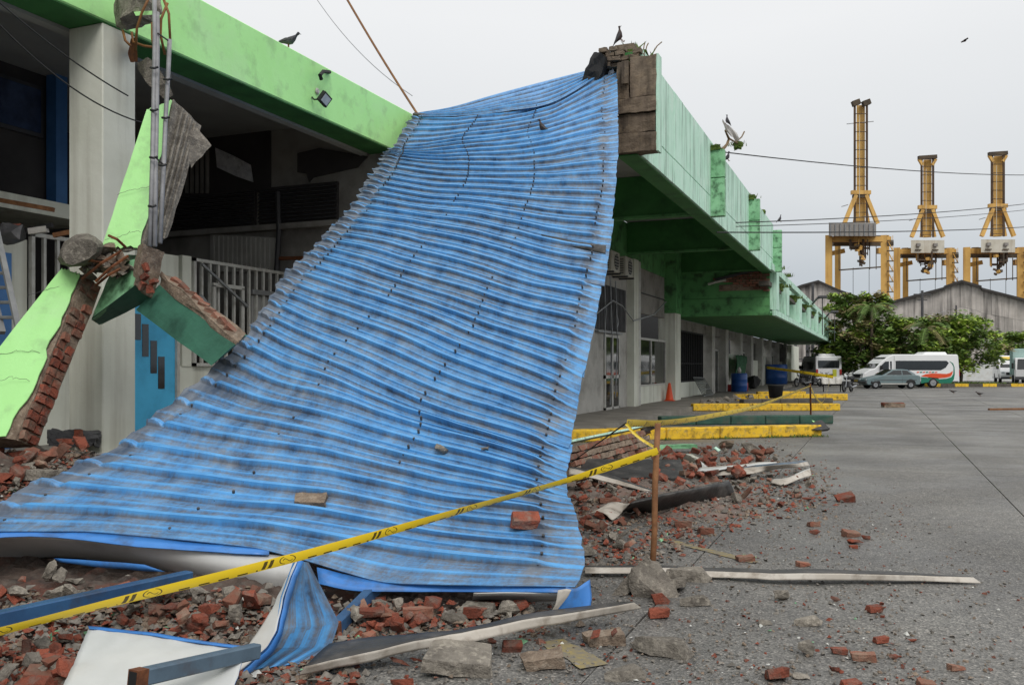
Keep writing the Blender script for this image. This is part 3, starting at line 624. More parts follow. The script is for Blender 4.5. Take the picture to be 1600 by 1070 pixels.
# ================================================================ PLANTS ON THE CANOPIES
def tuft(name, p, n, h, sp, label, mat=m_grass, moss=.12, cat='weeds', sp2=None):
    t = thing(name, label, cat, p)
    mb = MB()
    for _ in range(n): blades(mb, p, 1, h, sp)
    obj('leaf', mb, mat, t, fix=False)['kind'] = 'stuff'
    o = bpy.data.objects.new('moss_cushion', roughen(MB().box(Vector(p), (min(.34, sp * 3.4), sp * 3.2, moss)), 3, .06, 9, m_moss, 'moss_cushion')); link(o, t)
    return t
tuft('weed_tuft', (-3.75, 22.3, 6.85), 90, .1, .1, 'mossy weed tuft on top of the nearest green fin')
tuft('weed_tuft', (-3.8, 29.3, 6.85), 120, .14, .1, 'yellowish grassy tuft on the second green fin')
tuft('weed_tuft', (-4.1, 16.3, 7.2), 50, .25, .15, 'thin grass behind the brick stub on the canopy end')
tuft('weed_tuft', (-3.9, 41.0, 5.42), 160, .16, .22, 'dry yellow tuft at the first gap of the low canopy')
tuft('weed_tuft', (-4.0, 38.5, 5.5), 120, .15, .2, 'green tuft on the broken corner of the low canopy')
for k, lab in enumerate(('first', 'second', 'third', 'fourth', 'fifth')):
    tuft('hanging_plant', (-4.0, 40.3 + k * 7, 4.9), 220, .16, .22, 'drooping plants in the %s recess of the low canopy from the broken end' % lab, moss=.3, cat='plant')
mb = MB()
for a, b in (((1005, 82), (1008, 66)), ((1008, 84), (1013, 68)), ((1019, 85), (1034, 66))):
    p, q = PX(a[0], a[1], -4.2), PX(b[0], b[1], -4.2); mb.tube([p, p.lerp(q, .5) + Vector((0, 0, .04)), q], .012, 4)
tag(obj('dry_weed', mb, m_dry), 'bare stems sprouting behind the brick stub', 'dead plant')
# dead shrub with torn plastic
sh = thing('dead_shrub', 'bare shrub with pale torn plastic and a moss clump on the nearest fin', 'dead plant', (-3.75, 22.3, 6.85))
obj('branch', MB().tube([PX(1127, 236, -3.6), PX(1136, 226, -3.6), PX(1139, 217, -3.6), PX(1133, 204, -3.6)], [.05, .04, .035, .02]).tube([PX(1150, 222, -3.6), PX(1159, 214, -3.6), PX(1163, 206, -3.6)], .02).tube([PX(1138, 216, -3.6), PX(1152, 224, -3.6)], .025), m_dry, sh)
g_ = []
for i in range(6):
    r_ = []
    for j in range(4):
        u = 1131 + i * 4.6 + (j - 1.5) * 1.0; v = 193 + i * 5.2 + (j - 1.5) * (3.6 + .5 * i); p = PX(u, v, -3.6); r_.append(p + noise.noise_vector(p * 5) * .09)
    g_.append(r_)
o = obj('torn_plastic', MB().grid(g_), m_plast, sh); sm = o.modifiers.new('s', 'SOLIDIFY'); sm.thickness = .01
mb = MB(); blades(mb, PX(1153, 228, -3.6), 70, .12, .1); obj('leaf', mb, m_grass, sh, fix=False)['kind'] = 'stuff'
o = bpy.data.objects.new('moss_clump', roughen(MB().box(PX(1153, 228, -3.6), (.22, .22, .18)), 3, .06, 9, m_moss, 'moss_clump')); link(o, sh)
tuft('weed_tuft', (-3.95, 33.4, 7.06), 30, .12, .1, 'small dark tuft on the coping between the second and third fins')

# ================================================================ THINGS UNDER THE CANOPY
def ac_unit(y, z, label):
    t = thing('air_conditioner', label, 'air conditioner', (-7.5, y, z), 'air conditioners high on the wall')
    obj('casing', B(-7.79, -7.35, y - .45, y + .45, z, z + .62), m_acw, t, bev=.02)
    o = obj('fan_grille', MB().lathe((0, 0, 0), [(.24, 0), (.24, .015), (.2, .02)], 18), m_slat, t); o.matrix_basis = Matrix.Translation((-7.35, y + .08, z + .31)) @ Matrix.Rotation(math.pi / 2, 4, 'Y')
    for k in range(5): obj('grille_slat', B(-7.345, -7.325, y - .16, y + .32, z + .13 + k * .09, z + .145 + k * .09), m_acw, t)
    vents = MB()
    for k in range(7): vents.bx(-7.7, -7.42, y - .456, y - .45, z + .08 + k * .07, z + .11 + k * .07)
    obj('side_vent', vents, m_slat, t)
    [obj('bracket', MB().bx(-7.79, -7.3, y + k, y + k + .06, z - .05, z), m_slat, t) for k in (-.4, .34)]
ac_unit(26.3, 4.35, 'grey air conditioner beside the edge of the blue roof sheet')
ac_unit(27.9, 4.35, 'right air conditioner of the pair above the slatted panel')
mb = MB()
for y0, z0, z1 in ((26.2, 4.3, 2.0), (26.9, 4.3, .3), (27.5, 4.2, .5), (27.6, 3.2, 2.6)): mb.tube([(-7.7, y0, z0), (-7.66, y0 + .1, (z0 + z1) / 2), (-7.7, y0, z1)], .02, 5)
mb.tube([(-7.6, 25.0, 3.0), (-7.5, 26.5, 3.5), (-7.5, 27.6, 3.4), (-7.5, 29, 3.0), (-7.3, 31, 3.3), (-7.3, 33, 3.9)], .025, 5)
tag(obj('loose_cables', mb, m_gmet), 'loose cables hanging below the air conditioners', 'cables')
p = G(1046, 626, .15)
t = thing('traffic_cone', 'orange traffic cone in front of the grey column', 'cone', p)
obj('cone_body', MB().lathe(p, [(.17, .03), (.16, .05), (.05, .68), (.035, .7)], 14), m_orange, t, True); obj('cone_base', MB().box(p + Vector((0, 0, .015)), (.38, .38, .03)), m_orange, t)
def drum(u, v, r, h, mat, label, name='barrel', lid=None):
    p = G(u, v, .15); t = thing(name, label, 'barrel', p)
    obj('drum', MB().lathe(p, [(r * .94, 0), (r, .06), (r, h * .32), (r * 1.03, h * .34), (r, h * .36), (r, h * .66), (r * 1.03, h * .68), (r, h * .7), (r, h * .96), (r * .95, h)], 20), mat, t, True)
    obj('rim', MB().lathe(p + Vector((0, 0, h)), [(r * .98, 0), (r * .98, .03), (r * .8, .03), (r * .8, .0)], 20), lid or mat, t)
    return p
p = drum(1155, 612, .42, .95, m_blupl, 'blue barrel with a bottle on top, by the green cloth')
o = tag(obj('bottle', MB().lathe(p + Vector((0, 0, .98)), [(.1, 0), (.1, .2), (.05, .27), (.05, .32)], 10), m_plast, None, True), 'pale bottle standing on the blue barrel', 'bottle')
p = drum(1213, 600, .8, 1.45, m_blupl, 'large dark blue water tank farther along the wall', 'water_tank')
o = tag(obj('cloth', MB().grid([[Vector((-7.3, 50.5 + j * .5, 2.1 - i * .3 + .05 * math.sin(j * 2.1))) + Vector((.1 * math.sin(j * 1.7 + i), 0, 0)) for j in range(9)] for i in range(5)]), m_grnpl, None, True), 'dark green cloth hung behind the blue barrel', 'cloth'); o.modifiers.new('s', 'SOLIDIFY').thickness = .02
o = tag(bpy.data.objects.new('rubbish_bag', hull([Vector((R.gauss(0, .22), R.gauss(0, .22), abs(R.gauss(.3, .18)))) for _ in range(40)], m_black, 'rubbish_bag', 2, .06, 3)), 'black rubbish bag slumped against the wall beyond the barrel', 'rubbish bag'); COL.objects.link(o); o.location = G(1178, 609, .15); o.scale = (1, 1, 1.2)
p = G(1212, 622, .15); tag(obj('bucket', MB().lathe(p, [(.26, 0), (.32, .5), (.34, .52), (.34, .56), (.28, .56)], 16), m_black, None, True), 'black bucket on the platform beside the kerbs', 'bucket')
p = G(1166, 611, .15); tag(obj('fire_extinguisher', MB().lathe(p, [(.09, 0), (.1, .05), (.1, .42), (.05, .5), (.03, .58)], 10), m_red, None, True), 'small red cylinder standing next to the blue barrel', 'extinguisher')
p = G(1142, 611, .15); tag(obj('crate', MB().box(p + Vector((0, 0, .18)), (.4, .5, .36)), m_red, None, bev=.02), 'small red box at the foot of the wall left of the barrel', 'crate')
g = thing('fallen_grate', 'rusty metal grate leaning on the low wall near the cone', 'grate', PX(1091, 624, -7.2))
a0, a1, b0, b1 = Vector((-7.1, 39.6, .18)), Vector((-7.1, 42.2, .2)), Vector((-7.65, 40.2, 1.0)), Vector((-7.65, 42.8, .95))
for k in range(9): obj('bar', MB().tube([a0.lerp(a1, k / 8), b0.lerp(b1, k / 8)], .02, 5), m_gmet, g)
for k in range(4): obj('cross_bar', MB().tube([a0.lerp(b0, k / 3), a1.lerp(b1, k / 3)], .02, 5), m_gmet, g)
# ================================================================ WAREHOUSES
def warehouse(name, label, u0, u1, prof, Y, depth_):
    t = thing(name, label, 'warehouse', PY((u0 + u1) / 2, 600, Y))
    def top(u):
        for (a, va), (b, vb) in zip(prof, prof[1:]):
            if a <= u <= b: return va + (vb - va) * (u - a) / (b - a)
        return prof[-1][1]
    n = int((u1 - u0) / 8)
    back = MB()
    for k in range(n):
        a, b = u0 + (u1 - u0) * k / n, u0 + (u1 - u0) * (k + 1) / n
        for lo, hi in ((0, .42), (.42, .74), (.74, 1)):
            qs = []
            A, Bp = PY(a, 600, Y), PY(b, 600, Y); A.z = Bp.z = 0
            za, zb = PY(a, top(a), Y).z, PY(b, top(b), Y).z
            off = R.uniform(-.05, .05)
            f = lambda p, z: Vector((p.x + .01, p.y + off, z))
            mb = MB(); rows = []
            for z_ in (0, 1):
                row = []
                for j in range(9):
                    g_ = j / 8; p = A.lerp(Bp, g_); zt = za + (zb - za) * g_; h0, h1 = zt * lo, zt * hi - .02
                    row.append(Vector((p.x, p.y + off + (-.05 if j % 2 else .03), h0 if z_ == 0 else h1)))
                rows.append(row)
            mb.grid(rows); obj('cladding_panel', mb, m_clad, t)
    e = MB()
    for (a, va), (b, vb) in zip(prof, prof[1:]):
        p, q = PY(a, va, Y), PY(b, vb, Y); e = MB(); off = Vector((0, depth_, 0)); up = Vector((0, 0, .16))
        e.hexa([p + up + Vector((0, -.6, 0)), q + up + Vector((0, -.6, 0)), q + Vector((0, -.6, -.15)), p + Vector((0, -.6, -.15))], [p + up + off, q + up + off, q + off, p + off]); obj('roof', e, m_roofd, t)
    return t
warehouse('warehouse', 'large weathered grey corrugated warehouse with a raised ridge behind the white van', 1330, 1720, [(1330, 489), (1475, 451), (1475.1, 449), (1502, 440), (1533, 449), (1533.1, 452), (1720, 500)], 118, 50)
warehouse('warehouse', 'narrower corrugated warehouse partly hidden by the low canopy', 1215, 1400, [(1215, 462), (1253, 447), (1279, 440), (1310, 454), (1400, 486)], 128, 40)

# ================================================================ CRANES
def crane(label, u0, v0, d, k, tall):
    """container crane measured in photograph pixels round (u0, v0), at distance d"""
    t = thing('harbour_crane', label, 'crane', C((u0 - 800) / 1400 * d, d, 0), 'cranes behind the warehouses')
    q = lambda x, y, dd=0: Q(u0 + x * k, v0 + y * k, d + dd)
    s = d / 1400 * k
    def bar(name, a, b, w_, mat=m_cran): obj(name, MB().beam(a, b, w_ * s), mat, t)
    H = tall
    for dd in (0, 6):
        bar('boom_rail', q(-9.5, 190, dd), q(-9.5, 190 - H, dd), 3.4, m_cranb); bar('boom_rail', q(9.5, 190, dd), q(9.5, 190 - H, dd), 3.4, m_cranb)
    bar('boom_core', q(0, 190, 3), q(0, 190 - H + 6, 3), 12)
    for j in range(int(H / 14)): bar('boom_tie', q(-9, 186 - j * 14, -.5), q(9, 186 - j * 14, -.5), 1.0, m_cranb)
    bar('boom_rope', q(-2, 180, -3), q(-2, 190 - H + 20, -3), .8, m_cwht)
    if H > 170:
        for x in (-9, 9): bar('sheave_block', q(x * .9 - 5, 3 - H + 190), q(x * .9 + 6, -1 - H + 190), 8, m_crand)
        bar('antenna', q(-22, 190 - H + 34), q(20, 190 - H + 30), 1, m_gmet)
    else:
        bar('boom_head', q(-15, 192 - H), q(15, 190 - H), 6, m_crand); bar('head_brace', q(-14, 194 - H), q(-8, 204 - H), 4); bar('head_brace', q(14, 194 - H), q(8, 204 - H), 4)
    bar('ring_platform', q(-15, 141), q(15, 141), 6); bar('ring_platform', q(-13, 147), q(13, 147), 4, m_crand)
    for x, dd in ((-26, 0), (-10, 10), (26, 0), (12, 14)): bar('apex_leg', q(x * .3, 145, dd), q(x, 190, dd), 5.5)
    bar('apex_rail', q(-20, 160, 1), q(-30, 163, 1), 1.2, m_gmet)
    hz0, hm = (188, m_cgrey) if H > 170 else (195, m_cwht)
    x0, x1 = (-50, 24) if H > 170 else (-27, 28)
    obj('machine_house', MB().hexa([q(x0, hz0, -6), q(x1, hz0, -6), q(x1, hz0 + 21, -6), q(x0, hz0 + 21, -6)], [q(x0, hz0, 12), q(x1, hz0, 12), q(x1, hz0 + 21, 12), q(x0, hz0 + 21, 12)]), hm, t)
    for j in range(10):
        xx = x0 + 3 + (x1 - x0 - 6) * j / 9
        if H > 170: bar('house_rib', q(xx, hz0 + 1, -6.4), q(xx, hz0 + 20, -6.4), 1.2, m_gmet)
    if H <= 170:
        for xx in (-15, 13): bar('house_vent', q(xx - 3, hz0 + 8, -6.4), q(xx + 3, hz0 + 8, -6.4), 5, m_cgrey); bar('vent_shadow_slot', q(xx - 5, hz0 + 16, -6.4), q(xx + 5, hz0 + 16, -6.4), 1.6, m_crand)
    W = 50
    bar('girder', q(-W, 214), q(W - 4, 214), 8); bar('girder', q(-W + 6, 221, 15), q(W, 221, 15), 7, m_crand)
    bar('girder_rail', q(-W + 8, 209), q(W - 8, 209), 2, m_crand)
    for x, dd, w_ in ((-W, 0, 10), (-W + 14, 22, 9), (W - 14, 0, 9), (W - 9, 22, 7)):
        bar('leg', q(x, 208, dd), C((u0 + x * k - 800) / 1400 * (d + dd), d + dd, 0), w_, m_cran)
    bar('tie_beam', q(-W + 4, 236, 8), q(-26, 232, 8), 7); bar('tie_beam', q(26, 232, 8), q(W - 12, 232, 8), 9)
    bar('gangway', q(-34, 262), q(W - 16, 257), 2, m_crand)
    for x in (-34, 14, 24): bar('gangway_hanger', q(x, 225), q(x, 261), 1.2, m_crand)
    for j in range(9):
        yy = 216 + j * 16; bar('stair_platform', q(W - 9, yy, -2), q(W + 1, yy, -2), 1.6, m_crand); bar('stair_flight', q(W - 8, yy, -2), q(W - 0, yy + 16, -2), 1.2)
        bar('stair_post', q(W + 0, yy, -2), q(W + 0, yy - 8, -2), .8)
    # hanging cab and trolley
    for _ in range(14):
        x = R.uniform(-18, 18); y_ = 228 + (18 - abs(x)) * R.uniform(.6, 1.8); z_ = R.uniform(-6, 6); bar('trolley_hanger', q(x, 214, z_), q(x, y_, z_), R.uniform(1.2, 2.6), R.choice((m_cran, m_crand, m_cranb))); bar('trolley_rail', q(x, y_ - 3, z_), q(x * .2, y_ - 3, z_), R.uniform(1.4, 3), R.choice((m_crand, m_cranb)))
    for _ in range(0):
        x = R.gauss(0, 14); y_ = R.uniform(216, 248); bar('trolley_strut', q(x, y_, R.uniform(-6, 4)), q(x + R.uniform(-10, 10), y_ + R.uniform(-14, 10), R.uniform(-6, 4)), R.uniform(1.0, 2.6), R.choice((m_cran, m_crand, m_cranb)))
    for _ in range(10):
        x, y_ = R.gauss(0, 6), R.uniform(222, 250); x *= 1 - (y_ - 222) / 60; bar('trolley_block', q(x - R.uniform(1, 4), y_, R.uniform(-6, 0)), q(x + R.uniform(1, 4), y_ + R.uniform(-4, 4), R.uniform(-6, 0)), R.uniform(2.5, 5.5), R.choice((m_crand, m_cranb, m_cran)))
    0 and obj('operator_cab', MB().prism([q(-10, 232, -5), q(-2, 232, -5), q(0, 244, -5), q(9, 236, -5), q(15, 238, -5), q(13, 250, -5), q(5, 262, -5), q(0, 256, -5), q(-5, 252, -5)], C(0, 5, 0)), m_crand, t)
    for x in (-12, 13): bar('hoist_rope', q(x, 258), C((u0 + x * k - 800) / 1400 * d, d, 2), .7, m_wire)
    return t
crane('tallest yellow harbour crane, boom raised, left of the other two', 1345, 160, 300, 1.0, 190)
crane('middle yellow harbour crane with a white machine house', 1449, 190, 310, .95, 132)
crane('yellow harbour crane at the right edge with a white machine house', 1559, 185, 305, .97, 134)

# ================================================================ WIRES
def wire(name, a, b, sag, r, label, mat=m_wire, n=14, cat='wire'):
    a, b = Vector(a), Vector(b)
    return tag(obj(name, MB().tube([a.lerp(b, i / n) - Vector((0, 0, sag * 4 * (i / n) * (1 - i / n))) for i in range(n + 1)], r, 5), mat), label, cat)
wire('overhead_wire', PX(1132, 238, -3.6), Q(1680, 272, 45), .25, .016, 'topmost overhead wire from the nearest fin across the sky')
wire('overhead_wire', PX(1150, 348, -3.7), Q(1680, 308, 50), .2, .016, 'upper wire of the rising pair across the crane boom')
wire('overhead_wire', PX(1150, 354, -3.7), Q(1680, 318, 50), .2, .012, 'lower thin wire of the rising pair across the cranes')
wire('overhead_wire', PX(1120, 363, -3.7), Q(1680, 349, 50), .15, .018, 'lowest overhead wire crossing the crane machine houses')
wire('stay_cable', PX(652, 178, -7.7), Q(520, -40, 17), .05, .022, 'brown cable rising from the end of the green beam', m_cable)
wire('thin_wire', PX(644, 150, -7.9), Q(470, -40, 22), .3, .008, 'thin pale wire sagging across the sky beside the brown cable', m_gmet)
wire('thin_wire', PX(0, 5, -7.5), PX(200, 150, -7.6), .05, .008, 'dark wire drooping across the grey column', m_wire)
wire('thin_wire', PX(0, 40, -7.4), PX(235, 195, -7.5), .15, .008, 'second dark wire hanging lower across the grey column', m_wire)

# ================================================================ TREES
def crown(cl, leaf, mats, wts, dens=120):
    """leaf-sized faces gathered in clumps spread through the crown: cl = [(centre, radius)]"""
    mb = MB()
    for c, r in cl:
        mi = R.choices(range(len(mats)), wts)[0]
        for _ in range(int(dens * (r / .8) ** 1.5)):
            v = Vector((R.gauss(0, 1), R.gauss(0, 1), R.gauss(0, .6)))
            v = v.normalized() * r * R.random() ** .4; v.z *= .7
            p = Vector(c) + v; a = R.uniform(0, 6.28); tilt = R.uniform(-.6, .6)
            x = Vector((math.cos(a), math.sin(a), tilt)).normalized(); y = x.cross(Vector((R.gauss(0, .4), R.gauss(0, .4), 1))).normalized()
            l = leaf * R.uniform(.5, 1.1); mm = mi if R.random() < .75 else R.randrange(len(mats))
            mb.add([p - x * l, p + y * l * .38 + Vector((0, 0, .06 * l)), p + x * l, p - y * l * .38], [(0, 1, 2, 3)], mm)
    return mb
def tree(label, u, d, z0, z1, rx, n, mats, wts, leaf=.3, trunk=.16, flat=None, name='leafy_tree'):
    b = C((u - 800) / 1400 * d, d, 0); t = thing(name, label, 'tree', b)
    cl = []
    for _ in range(n):
        a = R.uniform(0, 6.28); e = R.random() ** .5; zz = R.uniform(0, 1)
        w_ = rx * (1 - .75 * abs(zz - .42) ** 1.6 * 2)
        cl.append((b + Vector((math.cos(a) * e * w_, math.sin(a) * e * w_, z0 + (z1 - z0) * zz)), R.uniform(.45, .95)))
    if flat: cl += [(C((uu - 800) / 1400 * d, d + R.uniform(-1, 1), 1.5 + (572 - vv) / 1400 * d), .5) for uu, vv in flat]
    obj('crown', crown(cl, leaf, mats, wts), mats, t, fix=False)
    mb = MB().tube([b, b + Vector((.1, 0, z0 * .6)), b + Vector((0, .1, z0 + (z1 - z0) * .5))], [trunk, trunk * .8, trunk * .3], 8)
    obj('trunk', mb, m_bark, t, True)
    for _ in range(7):
        c, r = R.choice(cl); s_ = b + Vector((0, 0, z0 * R.uniform(.5, 1.1))); obj('limb', MB().tube([s_, s_.lerp(Vector(c), .5) + Vector((0, 0, .15)), c], [trunk * .45, trunk * .3, .02], 6), m_bark, t, True)
    return t
LM = [m_ptree, m_leaf2, m_leaf3]
tree('tall brownish green tree with flat yellow green top branches beside the low canopy', 1352, 72, 1.4, 6.2, 3.3, 90, LM, (4, 2, 3), .3, flat=[(1300 + k * 3.2, 462 + (k % 7) * 2.6) for k in range(26)] + [(1296 + k * 3, 480 + (k % 5) * 2) for k in range(14)])
tree('bushy bright green tree standing behind the white van', 1432, 70, 1.2, 5.2, 3.6, 100, LM, (3, 3, 1), .26)
tree('rounded green tree at the right end of the tree group', 1500, 71, 1.2, 5.3, 3.5, 105, LM, (3, 4, .4), .26)
tree('small tree above the white front facing van', 1590, 98, 2.2, 5.2, 3.2, 45, LM, (3, 3, 0), .3)
tree('low dark green tree filling the gap behind the parked car', 1400, 74, .8, 4.2, 5.0, 100, LM, (5, 1, .5), .28)
tree('light green bushes below the far end of the low canopy', 1305, 78, .8, 3.8, 2.2, 34, LM, (3, 3, .3), .26)
def palm(label, u, v, d, n, ln):
    c = Q(u, v, d); b = Vector((c.x, c.y, 0)); t = thing('palm_tree', label, 'tree', b)
    obj('trunk', MB().tube([b, b.lerp(c, .5), c], [.16, .12, .09], 8), m_bark, t, True)
    for k in range(n):
        a = 6.28 * k / n + R.uniform(-.3, .3); el = R.uniform(.1, .9); pts = []
        for i in range(7):
            f = i / 6; pts.append(c + Vector((math.cos(a) * ln * f, math.sin(a) * ln * f, ln * (el * f - .9 * f * f))))
        mb = MB().tube(pts, .02, 4)
        for i in range(22):
            f = i / 22 * 6; j = min(5, int(f)); p = pts[j].lerp(pts[j + 1], f - j); dr = (pts[j + 1] - pts[j]).normalized(); sd = dr.cross(Vector((0, 0, 1))).normalized()
            for sg in (-1, 1):
                tip = p + sd * sg * .42 + dr * .2 - Vector((0, 0, .14)); mb.add([p, p + dr * .05, tip], [(0, 1, 2)])
        obj('frond', mb, R.choice((m_ptree, m_leaf3)), t, fix=False)
palm('palm with drooping brown green fronds rising from the tree group', 1362, 482, 70, 15, 1.9)
palm('palm fronds showing between the two bright trees behind the van', 1448, 512, 68, 12, 1.7)

# ================================================================ VEHICLES
def wheel(t, x, y, r, wd, rim=.62):
    w_ = obj('wheel', MB().lathe((0, 0, 0), [(r * .8, 0), (r, .03), (r, wd - .03), (r * .8, wd)], 22), m_black, t, True)
    rm = obj('rim', MB().lathe((0, 0, 0), [(r * rim, wd - .005), (r * rim, wd + .012), (r * rim * .85, wd + .012), (r * rim * .3, wd - .02 + .03), (r * .12, wd + .03)], 16), m_chrome, None)
    mw = Matrix.Translation((x, y, r)) @ Matrix.Rotation(-math.pi / 2 if y > 0 else math.pi / 2, 4, 'X')
    w_.matrix_basis = mw @ Matrix.Translation((0, 0, -wd))
    rm.parent = w_; rm.matrix_parent_inverse = Matrix()
    return w_
def vehicle(name, label, cat, base, yaw, prof, wd, mat, group=None, belt=None, tuck=1.0):
    t = bpy.data.objects.new(name, None); t.location = base; t.rotation_euler = (0, 0, yaw); COL.objects.link(t); tag(t, label, cat, group); INV[t.name] = Matrix()
    def hw(z): return wd / 2 * (1 if belt is None or z < belt else 1 - (1 - tuck) * (z - belt) / .45)
    a = [Vector((x, hw(z), z)) for x, z in prof]; b = [Vector((x, -hw(z), z)) for x, z in prof]; n = len(prof)
    mb = MB().add(a + b, [tuple(range(n)), tuple(range(2 * n - 1, n - 1, -1))] + [(i, i + n, (i + 1) % n + n, (i + 1) % n) for i in range(n)])
    obj('body', mb, mat, t, bev=.05)
    def plate(nm, poly, m_, pr=.012, sides=(1, -1), par=None):
        for sg in sides:
            q = [Vector((x, sg * (hw(z) + pr), z)) for x, z in poly]
            o = obj(nm, MB().prism(q, (0, -sg * .02, 0)), m_, par or t)
        return o
    return t, plate, hw
VPROF = [(0, .38), (.02, 1.3), (.1, 2.24), (.18, 2.32), (4.7, 2.32), (5.1, 2.14), (5.5, 1.86), (6.0, 1.34), (6.35, 1.26), (6.75, 1.0), (6.88, .72), (6.85, .45), (6.4, .36)]
def van(label, base, yaw, livery=True, group=None, sign=False):
    t, plate, hw = vehicle('passenger_van', label, 'van', base, yaw, VPROF, 2.0, m_vwhite, group)
    plate('side_window', [(.78, 1.72), (.95, 1.88), (4.55, 1.88), (4.55, 1.22), (1.35, 1.22), (1.0, 1.4)], m_glass)
    plate('cab_window', [(5.02, 1.26), (5.02, 1.84), (5.28, 1.82), (5.62, 1.5), (5.66, 1.26)], m_glass)
    plate('quarter_window', [(4.82, 1.3), (4.82, 1.84), (4.94, 1.84), (4.92, 1.3)], m_glass)
    plate('door_seam', [(4.64, .45), (4.64, 2.2), (4.66, 2.2), (4.66, .45)], m_slat, .004)
    obj('roof_unit', MB().hexa([(.8, -.6, 2.5), (2.2, -.6, 2.5), (2.5, -.7, 2.3), (.7, -.7, 2.3)], [(.8, .6, 2.5), (2.2, .6, 2.5), (2.5, .7, 2.3), (.7, .7, 2.3)]), m_vwhite, t, bev=.03)
    ws = [Vector((5.14, -.86, 2.1)), Vector((5.14, .86, 2.1)), Vector((5.98, .92, 1.38)), Vector((5.98, -.92, 1.38))]
    obj('windscreen', MB().prism([p + Vector((.02, 0, .02)) for p in ws], (-.03, 0, -.03)), m_glass, t)
    obj('grille', B(6.8, 6.9, -.55, .55, .72, .95), m_black, t); obj('front_bumper', B(6.3, 6.93, -.98, .98, .34, .56), m_slat, t, bev=.04)
    obj('number_plate', B(6.93, 6.945, -.26, .26, .42, .52), m_vyel, t)
    for y in (-.78, .78): obj('headlight', MB().box((6.76, y, .9), (.14, .3, .22)), m_lens, t, bev=.03)
    for y in (-1.12, 1.12): obj('wing_mirror', MB().box((5.6, y, 1.4), (.14, .2, .3)), m_black, t, bev=.03)
    obj('rear_window', B(-.02, .04, -.8, .8, 1.36, 1.95), m_glass, t)
    for y in (-.9, .9):
        o = obj('tail_light', B(-.015, .03, y - .08, y + .08, .8, 1.25), m_red, t)
    plate('wheel_arch', [(1.9 + .46 * math.cos(a), .4 + .46 * math.sin(a)) for a in [math.pi * k / 12 for k in range(13)]], m_black, .004)
    plate('wheel_arch', [(5.72 + .46 * math.cos(a), .4 + .46 * math.sin(a)) for a in [math.pi * k / 12 for k in range(13)]], m_black, .004)
    plate('sill', [(.1, .38), (6.4, .38), (6.4, .46), (.1, .46)], m_slat, .006)
    for x in (1.9, 5.72):
        for y in (-1.03, 1.03): wheel(t, x, y, .34, .24)
    if livery:
        X = lambda px: (1495 - px) / 205; Z = lambda py: (635 - py) / 205
        plate('orange_swoosh', [(X(a), Z(b)) for a, b in ((930, 470), (1000, 442), (1090, 430), (1180, 432), (1300, 438), (1350, 425), (1392, 395), (1385, 440), (1360, 475), (1290, 492), (1200, 500), (1100, 490), (1000, 482))], m_vor, .014)
        plate('green_swoosh', [(X(a), Z(b)) for a, b in ((930, 482), (1100, 500), (1200, 512), (1300, 505), (1370, 485), (1400, 440), (1405, 340), (1380, 290), (1345, 262), (1350, 258), (1395, 285), (1418, 340), (1422, 440), (1408, 520), (1365, 570), (1190, 572), (1190, 540), (1000, 560), (930, 575))], m_vtl, .01)
        plate('emblem', [(X(320 + 42 * math.cos(a)), Z(442 + 24 * math.sin(a))) for a in [6.283 * k / 14 for k in range(14)]], m_red, .016)
        plate('green_swoosh', [(X(a), Z(b)) for a, b in ((225, 480), (290, 460), (400, 470), (560, 520), (560, 560), (400, 520), (250, 500))], m_vtl, .012)
        for k in range(7): plate('lettering', [(X(870 + k * 44), Z(408)), (X(905 + k * 44), Z(405)), (X(900 + k * 44), Z(420)), (X(866 + k * 44), Z(423))], m_vor if k % 2 == 0 else m_vtl, .016)
    if sign: obj('roof_sign', MB().hexa([(4.95, -.7, 2.36), (4.95, .7, 2.36), (5.2, .75, 2.14), (5.2, -.75, 2.14)], [(4.5, -.7, 2.36), (4.5, .7, 2.36), (4.5, .7, 2.3), (4.5, -.7, 2.3)]), m_vyel, t)
    return t
LEFT = math.pi + TH
b0 = G(1488, 605); van('white passenger van with orange and green swooshes beside the small green car', b0, LEFT + .03)
b1 = C((1295 - 800) / 1400 * 71, 71, 0); van('white minibus seen from behind at the far end of the canopy', b1, TH + math.pi / 2 - .12, livery=False)
p = C((1569 - 800) / 1400 * 86, 86, 0) ; van('white van facing the camera with a yellow panel above its windscreen', p, TH - math.pi / 2 - .4, livery=False, sign=True)
CPROF = [(0, .42), (.0, .9), (.08, .98), (.32, 1.02), (.95, 1.4), (1.3, 1.44), (2.05, 1.42), (2.85, 1.0), (3.6, .84), (4.05, .72), (4.1, .45), (4.0, .28), (.1, .3)]
b2 = G(1431, 607); b2.z = 0
t, plate, hw = vehicle('small_car', 'faded green small car parked in front of the white van', 'car', b2, LEFT, CPROF, 1.62, m_vgreen, None, .98, .86)
plate('side_window', [(.62, 1.04), (1.0, 1.34), (1.36, 1.37), (1.36, 1.02)], m_glass); plate('side_window', [(1.42, 1.02), (1.42, 1.37), (2.02, 1.35), (2.62, 1.03)], m_glass)
obj('rear_window', MB().prism([Vector((.36, -.62, 1.07)), Vector((.36, .62, 1.07)), Vector((.92, .58, 1.4)), Vector((.92, -.58, 1.4))], (-.02, 0, .02)), m_pane, t)
obj('windscreen', MB().prism([Vector((2.12, -.6, 1.41)), Vector((2.12, .6, 1.41)), Vector((2.82, .68, 1.04)), Vector((2.82, -.68, 1.04))], (.02, 0, .02)), m_glass, t)
plate('door_seam', [(1.38, .4), (1.38, 1.0), (1.4, 1.0), (1.4, .4)], m_slat, .004); plate('rub_strip', [(.3, .62), (3.5, .62), (3.5, .66), (.3, .66)], m_slat, .008)
plate('lower_panel', [(1.0, .32), (3.0, .32), (3.0, .42), (1.0, .42)], m_grey, .008)
